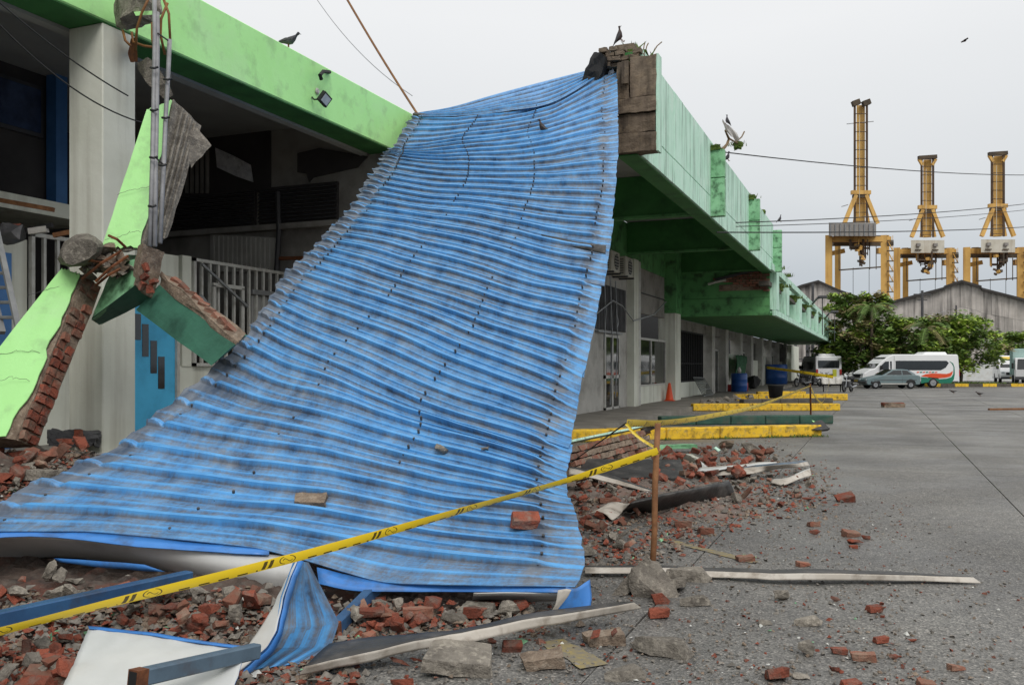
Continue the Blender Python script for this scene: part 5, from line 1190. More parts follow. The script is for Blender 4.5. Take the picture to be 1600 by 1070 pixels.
o = bpy.data.objects.new('broken_tip', hull([Q(x, y, d) for x, y, d in ((300, 190, 9.75), (331, 228, 9.8), (322, 232, 10), (302, 240, 9.7), (298, 262, 9.65), (290, 210, 9.6), (300, 215, 9.95))], m_conc, 'broken_tip', 3, .015)); link(o, ub)
crack([(166, 376, 8.78), (185, 372, 8.8), (205, 364, 8.84), (222, 362, 8.88)], ub, C(0, -.03, 0)); crack([(185, 305, 8.98), (205, 298, 9.0), (235, 292, 9.06)], ub, C(0, -.02, 0))
lb = thing('fallen_beam', 'lower half of the fallen light green beam with a broken brick side, resting on the rubble', 'fallen beam', Q(20, 690, 7.6))
A, Bk, n = slabq([(98, 420, 8.85), (128, 428, 8.8), (24, 684, 7.62), (-112, 684, 7.55)], [(128, 430, 9.1), (158, 450, 9.05), (56, 700, 7.9), (-80, 700, 7.85)], m_green, m_mort, 'b', lb)
crack([(-10, 556, 8.15), (30, 548, 8.18), (60, 550, 8.2), (84, 556, 8.2)], lb, C(0, -.04, 0)); crack([(45, 462, 8.6), (75, 452, 8.66), (105, 446, 8.72), (124, 452, 8.73)], lb, C(0, -.03, 0)); crack([(-5, 596, 7.9), (24, 590, 7.95), (50, 596, 7.98)], lb, C(0, -.04, 0))
for k in range(19):                                     # brick courses on the broken side
    f = (k + .5) / 19
    a, b = A[1].lerp(A[2], f), Bk[1].lerp(Bk[2], f); ax = (A[2] - A[1]).normalized(); ac = (b - a); W_ = ac.length; ac.normalize(); nn_ = ax.cross(ac).normalized()
    if nn_.dot(a - Vector((0, 0, 1.5))) > 0: nn_ = -nn_
    rot = Matrix((ax, ac, nn_)).transposed()
    for j in range(2):
        if R.random() < (.42 if f < .45 else .12): continue
        c = a + ac * W_ * (.3 + .42 * j) + ax * R.uniform(-.01, .01) + nn_ * R.uniform(-.025, .004)
        o = bpy.data.objects.new('brick', roughen(MB().box(c, (.08, W_ * .38 * R.uniform(.7, 1.05), .07), rot), 2, .012, 14, m_brick if R.random() < .35 else m_brick2, 'brick')); link(o, lb)
cbm = thing('broken_crossbeam', 'stub of weathered green crossbeam with a broken brick end, lodged at the kink', 'fallen beam', Q(200, 450, 8.7))
def plainhex(name, f, b, mat, parent, cuts=5, amt=.008, sc=6):
    o = bpy.data.objects.new(name, roughen(MB().hexa([Q(*p) for p in f], [Q(*p) for p in b]), cuts, amt, sc, mat, name)); return link(o, parent)
plainhex('painted_body', [(178, 414, 9.0), (226, 403, 8.6), (212, 446, 8.55), (142, 500, 8.9)], [(200, 398, 9.25), (252, 402, 8.85), (238, 466, 8.8), (158, 508, 9.15)], m_wgreen, cbm)
plainhex('lower_face', [(143, 497, 8.88), (212, 445, 8.53), (238, 468, 8.76), (155, 508, 9.1)], [(146, 499, 8.98), (213, 448, 8.63), (238, 466, 8.8), (157, 507, 9.14)], m_tgreen, cbm, 3, .003)
plainhex('brick_end', [(224, 380, 8.55), (258, 394, 8.75), (238, 468, 8.72), (211, 446, 8.5)], [(215, 385, 8.7), (248, 398, 8.9), (230, 464, 8.86), (205, 446, 8.62)], m_mort, cbm, 5, .02)
for u, v in ((226, 432), (240, 440), (234, 452), (222, 446), (228, 418)): o = bpy.data.objects.new('brick', roughen(MB().box(Q(u, v, 8.55), (.07, .05, .045), Matrix.Rotation(R.uniform(0, 3), 3, 'Y')), 1, .012, 14, m_brick, 'brick')); link(o, cbm)
cb2 = thing('broken_crossbeam', 'dark green crossbeam piece sloping down from the kink on to the blue roof', 'fallen beam', Q(330, 530, 8.0))
plainhex('painted_body', [(248, 446, 8.75), (368, 537, 7.75), (330, 571, 7.75), (212, 484, 8.75)], [(262, 436, 9.0), (386, 524, 8.0), (350, 556, 8.0), (228, 474, 9.0)], m_tgreen, cb2, 4, .006)
plainhex('broken_top', [(251, 424, 8.75), (275, 436, 8.9), (386, 522, 7.95), (370, 535, 7.72)], [(248, 446, 8.77), (272, 450, 8.92), (382, 532, 7.97), (366, 539, 7.74)], m_mort, cb2, 6, .028, 8)
for k in range(9):
    f = .12 + .09 * k; c = Q(262 + 116 * f, 428 + 102 * f, 8.78 - 1.0 * f); o = bpy.data.objects.new('brick', roughen(MB().box(c, (.1, .06, .05), Matrix.Rotation(.7 + R.uniform(-.4, .4), 3, 'Y') @ Matrix.Rotation(R.uniform(0, 1), 3, 'Z')), 1, .012, 14, m_brick2, 'brick')); link(o, cb2)
# boulder and crumbled core at the kink
o = tag(bpy.data.objects.new('concrete_lump', hull([Q(125 + 37 * math.cos(a) * s, 392 + 25 * math.sin(a) * s - 8 * math.cos(a), 8.7 + .25 * z) for a in [k * .5 for k in range(13)] for s, z in ((1, 0), (.75, -1), (.7, 1))], m_conc, 'concrete_lump', 3, .03, 6)), 'rounded grey concrete lump balanced on the kink of the fallen beam', 'concrete'); COL.objects.link(o)
kk = thing('crumbled_core', 'crumbled concrete and rusty bars between the two halves of the fallen beam', 'rubble', Q(170, 420, 8.8))
for _ in range(34):
    u, v = R.gauss(168, 22), R.gauss(412, 13); o = bpy.data.objects.new('fragment', hull([Q(u, v, 8.75 + R.uniform(-.1, .2)) + Vector((R.gauss(0, .05), R.gauss(0, .05), R.gauss(0, .04))) for _ in range(9)], m_conc if R.random() < .7 else m_mort, 'fragment', 1, .01)); link(o, kk)
for a, b in (((128, 436), (190, 392)), ((150, 440), (200, 400)), ((170, 368), (196, 386)), ((120, 408), (165, 412)), ((188, 420), (150, 446))): obj('rusty_bar', MB().tube([Q(a[0], a[1], 8.6), Q((a[0] + b[0]) / 2, (a[1] + b[1]) / 2 - 3, 8.55), Q(b[0], b[1], 8.7)], .014, 5), m_rust, kk)
# torn stub above the column with hanging conduits
st = thing('torn_beam_stub', 'torn concrete stub and exposed chunk hanging above the grey column', 'broken beam', Q(215, 20, 9.6))
o = bpy.data.objects.new('stub', hull([Q(u, v, d) for u, v, d in ((182, -20, 9.5), (178, 8, 9.7), (180, 44, 9.8), (200, 48, 9.6), (216, 38, 9.5), (240, 34, 9.4), (254, 22, 9.4), (250, -20, 9.5), (215, -20, 9.2), (210, 20, 9.3), (190, 30, 9.4), (250, 0, 9.9), (200, 40, 10.0))], m_conc, 'stub', 3, .03)); link(o, st)
plainhex('paint_flake', [(209, 19, 9.25), (240, 17, 9.25), (241, 23, 9.25), (212, 25, 9.25)], [(209, 19, 9.3), (240, 17, 9.3), (241, 23, 9.3), (212, 25, 9.3)], m_green, st, 2, .004)
o = bpy.data.objects.new('hanging_chunk', hull([Q(u, v, d) for u, v, d in ((214, 98, 9.7), (232, 90, 9.6), (246, 100, 9.6), (262, 130, 9.6), (270, 148, 9.7), (258, 156, 9.7), (240, 140, 9.6), (224, 122, 9.6), (215, 108, 9.9), (250, 120, 10.0), (262, 150, 9.95))], m_conc, 'hanging_chunk', 3, .02)); link(o, st)
o = bpy.data.objects.new('hanging_chunk', hull([Q(u, v, d) for u, v, d in ((204, 60, 9.9), (216, 56, 9.8), (214, 96, 9.8), (204, 98, 9.95), (200, 80, 10), (212, 80, 10.1))], m_rust, 'hanging_chunk', 2, .02)); link(o, st)
cdt = thing('hanging_conduits', 'bundle of grey plastic conduits with brown cables hanging in front of the green beam', 'conduits', Q(242, 200, 9.0))
for pts in (((241, -20, 9.1), (242, 60, 9.0), (240, 160, 8.95), (238, 260, 8.6), (234, 385, 8.45)), ((246, 20, 9.08), (246, 80, 9.0), (245, 170, 8.95), (243, 270, 8.6), (242, 385, 8.45)), ((265, 62, 9.1), (263, 110, 9.1), (259, 180, 9.05), (256, 250, 8.7), (250, 380, 8.5))): obj('conduit', MB().tube([Q(*p) for p in pts], .022, 8), m_cyl, cdt, True)
for pts in (((243, -20, 9.12), (241, 10, 9.1), (243, 40, 9.05)), ((236, -10, 9.2), (222, 20, 9.2), (214, 45, 9.25), (212, 80, 9.3)), ((256, 0, 9.1), (264, 22, 9.1), (266, 62, 9.1)), ((262, 5, 9.1), (252, 30, 9.1), (251, 55, 9.1), (258, 86, 9.15)), ((192, 48, 9.5), (196, 64, 9.45), (204, 72, 9.45)), ((206, 50, 9.4), (208, 66, 9.45), (224, 72, 9.4), (238, 74, 9.3)), ((238, 36, 9.15), (238, 60, 9.1), (241, 76, 9.05))): obj('cable', MB().tube([Q(*p) for p in pts], .014, 5), m_cable, cdt, True)
for u, v, d in ((241, 106, 8.95), (241, 172, 8.9), (262, 124, 9.08), (259, 184, 9.0), (240, 246, 8.6), (238, 322, 8.48), (254, 258, 8.6)): obj('cable_tie', MB().tube([Q(u - 6, v, d - .03), Q(u, v + 1, d - .05), Q(u + 6, v - 1, d - .03)], .012, 5), m_wire, cdt)
for a, b in (((246, 52, 9), (263, 64, 9.05)), ((242, 245, 8.6), (256, 258, 8.62))): obj('tie_wire', MB().tube([Q(*a), Q(*b)], .008, 4), m_wire, cdt)

# things at the far left
la = thing('ladder', 'aluminium ladder leaning at the left edge of the building', 'ladder', Q(10, 520, 9.5))
A0, A1, B0, B1 = Q(-14, 320, 9.6), Q(30, 520, 8.8), Q(-45, 320, 9.8), Q(4, 520, 9.0)
obj('rail', MB().beam(A0, A1, .05), m_gmet, la); obj('rail', MB().beam(B0, B1, .05), m_gmet, la)
for k in range(1, 9): obj('rung', MB().tube([A0.lerp(A1, k / 9), B0.lerp(B1, k / 9)], .018, 6), m_gmet, la)
o = tag(bpy.data.objects.new('cloth_bundle', hull([Q(R.gauss(14, 12), R.gauss(368, 10), 9.9 + R.uniform(-.2, .2)) for _ in range(40)], m_slat, 'cloth_bundle', 2, .05, 4)), 'dark cloth bundle heaped on the wall left of the white grille', 'cloth'); COL.objects.link(o)
o = tag(obj('hollow_brick', MB().hexa([Q(14, 352, 10.4), Q(31, 351, 10.4), Q(31, 364, 10.4), Q(14, 364, 10.4)], [Q(16, 350, 10.6), Q(33, 349, 10.6), Q(33, 362, 10.6), Q(16, 362, 10.6)]), m_brick), 'orange hollow brick on top of the wall behind the cloth bundle', 'brick')
for k, (a, b, mt, lb_) in enumerate((((30, 362), (82, 352), m_black, 'dark stick on top of the white grille'), ((84, 368), (122, 360), m_wood, 'brown wooden stick across the top of the grille by the column'), ((46, 362), (74, 358), m_plast, 'pale pipe offcut on top of the white grille'), ((-10, 311), (84, 328), m_wood, 'long pale timber lying along the upper floor edge'))):
    d_ = 10.6; obj_ = tag(obj('stick', MB().beam(Q(a[0], a[1], d_), Q(b[0], b[1], d_), .05 if k != 2 else .07), mt), lb_, 'stick')
o = tag(bpy.data.objects.new('rubble_pile', roughen(MB().hexa([Q(74, 676, 9.3), Q(154, 674, 9.6), Q(154, 698, 9.5), Q(74, 700, 9.2)], [Q(80, 672, 9.9), Q(154, 672, 10.2), Q(154, 690, 10), Q(80, 690, 9.8)]), 9, .06, 7, m_slat, 'rubble_pile')), 'grey heap of debris lying on the plinth beside the column', 'rubble'); COL.objects.link(o)
o = tag(bpy.data.objects.new('brick', hull([Q(u, v, d) for u, v in ((116, 671), (129, 671), (130, 681), (115, 682)) for d in (9.2, 9.4)], m_brick, 'brick', 1, .01)), 'single red brick standing on the debris on the plinth', 'brick'); COL.objects.link(o)
# ================================================================ RUBBLE
def mound(p):
    """height of the rubble bed under the fallen roof"""
    x, d = lat(p), depth(p)
    sm = lambda a, b, t: max(0, min(1, (t - a) / (b - a))) ** 2 * (3 - 2 * max(0, min(1, (t - a) / (b - a))))
    left = sm(-.45, -1.3, x) if x > -1.3 else 1
    left = sm(-1.0, -1.6, x) if x > -1.6 else 1
    h = .05 * left * sm(3.3, 4.3, d) + .09 * left * sm(4.6, 5.6, d) * (1 if d < 6.5 else max(0, 1 - (d - 6.5) / 1.5)) + .08 * sm(.5, -.2, x) * sm(4.9, 5.5, d) * (1 if d < 7 else 0)
    h += .68 * sm(-2.9, -4.0, x) * sm(5.6, 7.0, d) * (1 if d < 8.4 else max(0, 1 - (d - 8.4)))
    r = math.hypot((x - 1.4) / 1.5, (d - 10.2) / 1.7) * (1 + .4 * noise.noise(Vector(p) * 1.7)); h += .12 * max(0, 1 - r * r)
    return h
def MG(u, v, dz=0):
    z = .7
    while z > 0 and mound(G(u, v, z)) < z: z -= .02
    return G(u, v, max(0, z) + dz)
def bed(name, x0, x1, d0, d1, st_, label, dip=.05, mt=None):
    rows = []; n = int((d1 - d0) / st_); m = int((x1 - x0) / st_)
    for i in range(n + 1):
        r_ = []
        for j in range(m + 1):
            p = C(x0 + (x1 - x0) * j / m, d0 + (d1 - d0) * i / n, 0); h = mound(p)
            p.z = h - dip + (.05 * noise.noise(p * 7) + .04 * noise.noise(p * 19)) * min(1, h * 12) - (.08 if h < .015 else 0); r_.append(p)
        rows.append(r_)
    return tag(obj(name, MB().grid(rows), mt or m_soil, fix=False), label, 'rubble', kind='stuff')
bed('rubble_bed', -5.6, .9, 3.2, 9.0, .05, 'dusty bed of crushed brick under the blue roof')
bed('rubble_bed', -.3, 5.2, 8.2, 12.8, .06, 'dusty bed of crushed brick beside the yellow kerb', .02, m_dust)
def brick_mesh(i):
    full = i < 2; L_ = .2 if full else R.uniform(.07, .16); W_, H_ = .1, .062
    pts = [Vector((x * L_ / 2, y * W_ / 2, z * H_ / 2)) for x in (-1, 1) for y in (-1, 1) for z in (-1, 1)]
    out = []
    for p in pts:
        if not full and p.x > 0 or R.random() < .35:
            for _ in range(2): out.append(Vector((p.x * R.uniform(.2, 1.2), p.y * R.uniform(.15, 1), p.z * R.uniform(.2, 1))))
        else:
            c = .008; s_ = Vector([math.copysign(1, q) for q in p]); out += [p - Vector((s_.x * c, 0, 0)), p - Vector((0, s_.y * c, 0)), p - Vector((0, 0, s_.z * c))]
    return hull(out, m_brick if i % 3 else m_brick2, 'brick', 1, .007, 22)
BR = [brick_mesh(i) for i in range(16)]
def chunk_mesh(i, mat=None, flat=.6):
    pts = [Vector((R.uniform(-1, 1), R.uniform(-.8, .8), R.uniform(-flat, flat))).normalized() * R.uniform(.75, 1) for _ in range(11)]
    pts = [Vector((p.x * .5, p.y * .42, p.z * .5 * flat)) for p in pts]
    return hull(pts, mat or m_conc, 'chunk', 3, .035, 8)
CH = [chunk_mesh(i, flat=R.uniform(.35, .8)) for i in range(9)]
FLAKE = [chunk_mesh(i, m_green, .12) for i in range(3)]
counts = {}
def rot3(up=.5): return (R.gauss(0, up), R.gauss(0, up), R.uniform(0, 6.28))
def put(name, me, p, s, label, cat, group=None, up=.4, dz=None, rot=None):
    o = bpy.data.objects.new(name, me); COL.objects.link(o); o.scale = (s, s, s)
    o.rotation_euler = rot or rot3(up)
    h = -min((o.rotation_euler.to_matrix() @ v.co).z for v in me.vertices) * s
    o.location = Vector(p) + Vector((0, 0, h * .82 if dz is None else dz)); return tag(o, label, cat, group)
def inpoly(x, y, poly):
    c = False; n = len(poly)
    for i in range(n):
        (x1, y1), (x2, y2) = poly[i], poly[(i + 1) % n]
        if (y1 > y) != (y2 > y) and x < (x2 - x1) * (y - y1) / (y2 - y1) + x1: c = not c
    return c
def scatter(poly, n, label, group, frac=.2, clabel=None, cgroup=None, lift=.03, s0=.35, s1=.9, up=.4, cs=(.06, .18)):
    xs = [p[0] for p in poly]; ys = [p[1] for p in poly]; k = 0; tries = 0
    while k < n and tries < n * 50:
        tries += 1; u, v = R.uniform(min(xs), max(xs)), R.uniform(min(ys), max(ys))
        if not inpoly(u, v, poly): continue
        k += 1; p = MG(u, v) + Vector((0, 0, R.uniform(-.02, lift)))
        fx = ('left', 'middle', 'right')[min(2, int(3 * (u - min(xs)) / (max(xs) - min(xs))))]; fy_ = ('far', 'central', 'near')[min(2, int(3 * (v - min(ys)) / (max(ys) - min(ys))))]
        where = ', %s %s' % (fy_, fx)
        if R.random() < frac:
            s = R.uniform(*cs); q = (s - cs[0]) / (cs[1] - cs[0]); put('concrete_chunk', R.choice(CH), p, s, ('small ', '', 'large ')[min(2, int(q * 3))] + clabel + where, 'concrete', cgroup, up)
        else:
            s = R.uniform(s0, s1); q = (s - s0) / (s1 - s0); me = R.choice(BR); tone = 'red' if me.materials[0] == m_brick else 'mortar crusted'
            put('broken_brick', me, p, s, ('small ', 'medium ', 'large ')[min(2, int(q * 3))] + tone + ' ' + label + where, 'brick', group, up)
scatter([(168, 942), (430, 930), (446, 985), (400, 1010), (150, 975)], 50, 'brick between the white sheet and the tape', 'bricks between the white sheet and the tape', .35, 'grey chunk between the white sheet and the tape', 'mortar chunks between the white sheet and the tape', .07)
scatter([(-20, 1010), (120, 1000), (108, 1080), (-20, 1080)], 26, 'brick of the bottom left corner rubble', 'bricks in the bottom left corner', .35, 'grey chunk of the bottom left corner rubble', 'mortar chunks in the bottom left corner', .05)
scatter([(0, 925), (160, 900), (160, 945), (0, 965)], 14, 'brick shaded by the roof left end', 'shaded bricks under the left end', .5, 'grey chunk shaded by the roof left end', 'shaded chunks under the left end', .05)
scatter([(540, 950), (700, 945), (680, 985), (550, 1002)], 26, 'brick under the roof lower edge', 'bricks under the lower right edge', .2, 'grey chunk under the roof lower edge', 'chunks under the lower right edge', .05)
scatter([(700, 950), (870, 950), (800, 978), (700, 985)], 10, 'piece behind the long front flashing', 'brick pieces behind the long flashing', .4, 'concrete piece behind the long front flashing', 'concrete pieces behind the long flashing', .02)
scatter([(895, 745), (985, 765), (1000, 800), (985, 860), (925, 870), (905, 830)], 62, 'brick between blue roof and stake', 'bricks between the blue roof and the stake', .3, 'grey chunk between blue roof and stake', 'mortar chunks between the blue roof and the stake', .05)
scatter([(900, 730), (1000, 735), (1020, 762), (910, 775)], 22, 'brick below the fallen brick wall', 'bricks at the foot of the fallen wall', .15, 'grey chunk below the fallen brick wall', 'chunks at the foot of the fallen wall', .04)
scatter([(1020, 715), (1190, 702), (1215, 730), (1150, 752), (1010, 762)], 96, 'brick behind the dark curved flashing', 'bricks behind the dark curved flashing', .14, 'grey chunk behind the dark curved flashing', 'chunks behind the dark curved flashing', .09, .9, 1.4)
scatter([(1135, 752), (1285, 735), (1290, 775), (1200, 795), (1150, 785)], 34, 'brick of the pile right of the curved flashing', 'bricks at the right end of the flashing', .45, 'grey chunk of the pile right of the curved flashing', 'chunks at the right end of the flashing', .03)
scatter([(-20, 696), (60, 700), (140, 704), (120, 735), (60, 772), (-20, 775)], 42, 'brick under the foot of the fallen beam', 'bricks under the foot of the beam', .5, 'grey chunk under the foot of the fallen beam', 'chunks under the foot of the beam', .08, .7, 1.3)
# pieces one can point at
LOOK = [  # u, v (base), width px, kind, label
 (487, 800, 52, 'm', 'mortar crusted block lying on the lower left of the blue roof'), (820, 832, 42, 'b', 'flat red brick lying on the blue roof near its right edge'), (690, 716, 30, 'c', 'small grey lump of mortar in the middle of the blue roof'), (757, 713, 18, 'c', 'tiny grey crumb on the blue roof, right of the mortar lump'),
 (1063, 840, 26, 'b', 'square red brick standing alone right of the wooden stake'), (1068, 823, 28, 'k', 'grey crusted brick behind the square red brick'), (1104, 834, 26, 'k', 'tan brick piece right of the square red brick'),
 (1272, 834, 22, 'b', 'orange brick piece under a grey slab near the slab joint'), (1272, 822, 20, 'k', 'grey brick piece on top of the orange piece'), (1338, 850, 34, 'b', 'largest brick of the cluster of four on the open pavement'), (1350, 842, 22, 'b', 'red brick at the back of the cluster of four'), (1330, 838, 28, 'k', 'brown crusted brick at the left of the cluster of four'), (1334, 856, 14, 'b', 'smallest red piece of the cluster of four'),
 (1321, 783, 30, 'b', 'flat red fragment beyond the cluster of four bricks'), (1259, 782, 20, 'b', 'bright orange brick at the edge of the right hand pile'),
 (1367, 956, 24, 'b', 'lone red triangular brick shard right of the long flashing'), (1304, 938, 20, 'b', 'flat red chip just in front of the long flashing'), (1312, 1020, 26, 'b', 'red brick shard beside the folded grey chunk'), (1377, 1004, 22, 'b', 'small red shard above the flat brick in the foreground'), (1395, 1028, 22, 'b', 'square red shard to the right of the flat brick'), (1350, 1030, 40, 'k', 'flat brown brick in the right foreground'), (1425, 1002, 16, 'b', 'tiny red shard farthest right of the foreground shards'), (1300, 1048, 26, 'b', 'red shard in front of the folded grey chunk'), (1215, 1062, 36, 'b', 'orange brick shard at the bottom edge of the picture'), (1494, 1046, 26, 'k', 'dark brown brick lying farthest right in the foreground'), (1448, 1072, 28, 'k', 'brown brick cut by the bottom edge at the right'), (1330, 1075, 30, 'b', 'red brick cut by the bottom edge in the right foreground'),
 (1216, 936, 46, 'c', 'grey concrete block in front of the long flashing'), (1196, 974, 32, 'c', 'small pale concrete block left of the flat slab piece'), (1262, 976, 50, 'f', 'flat grey slab piece on the open pavement'), (1258, 1022, 50, 'c', 'folded grey concrete chunk in the right foreground'), (1252, 1058, 40, 'c', 'grey concrete shard near the bottom edge'),
 (945, 1004, 66, 'm', 'pale mortar lump with two red bricks in it, in front of the long flashing'), (1036, 1020, 108, 'f', 'long curved grey concrete fragment in the middle foreground'), (975, 1060, 80, 'f', 'grey elongated concrete chunk at the bottom middle'), (716, 1045, 120, 'S', 'large flat pale concrete slab under the long flashing'), (850, 1040, 70, 'm', 'pale chunk with a red brick beside the yellow mark'), (745, 1008, 46, 'c', 'grey chunk lying on the large flat slab'), (620, 1075, 60, 'b', 'reddish brick cut by the bottom edge at the centre'), (546, 1052, 32, 'c', 'rounded grey stone at the lower end of the long flashing'), (625, 1040, 40, 'b', 'red brick beside the large flat slab under the flashing'), (652, 1034, 26, 'b', 'small red brick touching the large flat slab'), (800, 1016, 30, 'b', 'orange brick fragment in front of the long flashing'), (510, 1072, 40, 'b', 'orange brick at the bottom edge below the flashing end'), (745, 958, 60, 'S', 'grey concrete block in the shade under the roof edge'), (712, 972, 52, 'f', 'mossy slab piece just behind the long flashing'), (655, 962, 52, 'k', 'large brown brick in the shade beside the leaning tube'),
 (1030, 964, 34, 'b', 'red brick shard at the foot of the stake base'), (1175, 870, 18, 'g', 'pale green paint flake on the pavement behind the flashing'), (1164, 868, 16, 'g', 'green edged chip beside the pale green flake'), (1255, 884, 22, 'k', 'dark brick shard behind the long flashing'), (1165, 876, 30, 'k', 'dark rubble shard with a red tip, behind the flashing'), (1085, 944, 60, 'f', 'flat broken slab leaning at the right of the stake base'), (1075, 905, 80, 'f', 'grey lump resting on the long flashing by the stake'),
 (905, 868, 60, 'f', 'flat grey slab at the edge of the blue roof behind the flashing'), (950, 786, 30, 'k', 'grey crusted brick just behind the white torn flashing end'), (52, 752, 90, 'S', 'big grey concrete slab against the left edge of the roof'), (75, 1066, 70, 'k', 'large brown brick in the bottom left corner'), (205, 965, 52, 'b', 'long red brick lying in front of the tape at the left'), (590, 985, 40, 'b', 'bright orange brick piece under the roof by the leaning tube'),
 (135, 718, 18, 'b', 'orange chip of brick at the foot of the plinth'), (65, 716, 18, 'g', 'green paint flake by the foot of the fallen beam'), (14, 768, 26, 'g', 'largest green paint flake at the left edge'), (40, 770, 16, 'g', 'small green flake beside the concrete slab'), (436, 988, 12, 'g', 'pale green flake beside the bent sheet'), (25, 705, 14, 'g', 'green flake under the foot of the beam')]
SLABM = hull([Vector((x * .5, y * .38, z * .1)) for x, y, z in ((-1, -1, -1), (1, -.9, -1), (.95, 1, -1), (-.8, .9, -1), (-.95, -.95, 1), (.9, -.85, 1), (.9, .9, 1), (-.75, .85, 1))], m_conc, 'slab', 5, .02, 9)
FLATM = [hull([Vector((x * .5, y * .22, z * .12)) for x, y, z in ((-1, -.4, -1), (-.3, -1, -1), (.8, -.9, -1), (1, .1, -.6), (.4, 1, -1), (-.6, .9, -1), (-.9, 0, .6), (-.2, -.7, 1), (.7, -.6, .8), (.6, .6, 1), (-.4, .6, .7))], m_conc, 'flat_chunk', 4, .035, 7) for _ in range(2)]
KB = [hull([Vector((x * .5, y * .28, z * .16)) + noise.noise_vector(Vector((x * 3 + s, y * 3, z * 3))) * .14 for x in (-1, 1) for y in (-1, 1) for z in (-1, 1)], m_brick2, 'crusted_brick', 3, .04, 8) for s in range(3)]
RB = [hull([Vector((x * .5, y * .32, z * .2)) + noise.noise_vector(Vector((x * 3 + s * 4, y * 3, z * 3))) * .22 for x in (-1, 1) for y in (-1, 1) for z in (-1, 1)], m_brick, 'brick_shard', 2, .035, 9) for s in range(4)] + [hull([Vector((R.uniform(-.5, .5), R.uniform(-.34, .34), R.uniform(-.22, .22))) for _ in range(9)], m_brick, 'brick_shard', 2, .03, 9) for s in range(5)]
MBK = hull([Vector((x * .5, y * .3, z * .15)) + noise.noise_vector(Vector((x * 3, y * 3, z * 3))) * .14 for x in (-1, 1) for y in (-1, 1) for z in (-1, 1)], m_mort, 'mortar_block', 4, .04, 7)
def on_roof(u, v): return Q(u, v, 1 / iv(u, v))
for u, v, wpx, kd, lab in LOOK:
    roof = 'on the blue roof' in lab or 'of the blue roof' in lab and kd in 'mbc' and v < 840
    p = on_roof(u, v) + Vector((0, 0, .05)) if roof else MG(u, v); s = wpx / 1400 * depth(p) * .9
    me, nm, ct = {'b': (R.choice(RB), 'broken_brick', 'brick'), 'k': (R.choice(KB), 'crusted_brick', 'brick'), 'c': (R.choice(CH), 'concrete_chunk', 'concrete'), 'f': (R.choice(FLATM), 'concrete_slab_piece', 'concrete'), 'S': (SLABM, 'concrete_slab_piece', 'concrete'), 'm': (MBK, 'mortared_block', 'masonry'), 'g': (R.choice(FLAKE), 'paint_flake', 'paint flake')}[kd]
    yaw = TH + R.uniform(-.35, .35)
    o = put(nm, me, p, s * 1.02, lab, ct, rot=(R.gauss(0, .08), R.gauss(0, .08), yaw))
    if roof: o.rotation_euler = (.45, .05, TH + .1)
for (u, v), lab in (((930, 996), 'pale mortar lump'), ((955, 994), 'lump')): put('brick_inlay', R.choice(RB), MG(u, v, .06), .09, 'red brick set in the %s in front of the flashing, %s one' % ('pale mortar lump', 'left' if u < 940 else 'right'), 'brick')
# small chips nobody could count
def chips(name, label, mats, wts, areas, smin, smax):
    mb = MB()
    for poly, n, flat in areas:
        xs = [p[0] for p in poly]; ys = [p[1] for p in poly]; k = 0
        while k < n:
            u, v = R.uniform(min(xs), max(xs)), R.uniform(min(ys), max(ys))
            if not inpoly(u, v, poly): continue
            k += 1; u += R.gauss(0, 16); v += R.gauss(0, 9); p = MG(u, max(v, 600)) + Vector((0, 0, .003)); s = R.uniform(smin, smax) * R.random() ** .7 + .004; rot = Matrix.Rotation(R.uniform(0, 6.28), 3, 'Z') @ Matrix.Rotation(R.gauss(0, .5), 3, 'X')
            c = [rot @ (Vector((x * R.uniform(.5, 1), y * R.uniform(.4, .9), z * .5 * R.uniform(.5, 1))) * s) + p for x, y, z in ((-1, -1, 0), (1, -1, 0), (1, 1, 0), (-1, 1, 0))]
            tpn = rot @ (Vector((R.uniform(-.4, .4), R.uniform(-.4, .4), R.uniform(.4, 1))) * s) + p; tp2 = tpn + rot @ (Vector((R.uniform(.1, .5), R.uniform(-.3, .3), -.1)) * s)
            mi = R.choices(range(len(mats)), wts)[0]; mb.add(c + [tpn, tp2], [(0, 1, 5, 4), (1, 2, 5), (2, 3, 4, 5), (3, 0, 4)], mi)
    return tag(obj(name, mb, mats, fix=False), label, 'debris', kind='stuff')
MT = [m_brick, m_chipg, m_chipw, m_mort, m_wgreen]
RZ = [(895, 730), (1200, 695), (1300, 735), (1300, 800), (1180, 810), (1010, 880), (915, 890)]
chips('debris_chips', 'small chips of brick and mortar scattered over the rubble', MT, (4, 5, .05, 4, .08), [(RZ, 4200, 1), ([(-20, 930), (430, 925), (560, 960), (560, 1070), (-20, 1085)], 3600, 1), ([(540, 945), (900, 945), (870, 985), (540, 1010)], 700, 1), ([(-20, 690), (70, 696), (160, 702), (120, 740), (70, 785), (-20, 785)], 1500, 1), ([(890, 640), (1060, 628), (1180, 618), (1180, 632), (1000, 650), (900, 660)], 260, 1)], .01, .04)
chips('debris_crumbs', 'loose crumbs of brick and mortar on the open pavement', MT, (1.4, 6, .3, 2, .05), [([(900, 880), (1300, 800), (1360, 900), (1450, 1080), (450, 1080), (560, 1010), (900, 965)], 1700, 1), ([(1280, 760), (1420, 780), (1600, 900), (1600, 1080), (1400, 1080), (1300, 860)], 500, 1), ([(1300, 840), (1400, 840), (1400, 775), (1300, 775)], 120, 1)], .005, .016)
for k in range(22):
    u = R.uniform(1095, 1215); v = 630 - (u - 1095) * .09 + R.uniform(-3, 2); put('rubble_lump', R.choice(CH), G(u, v, .15), R.uniform(.15, .4), 'lump in the low row of debris along the platform edge behind the kerbs', 'rubble', 'lumps of debris along the platform edge', .2)
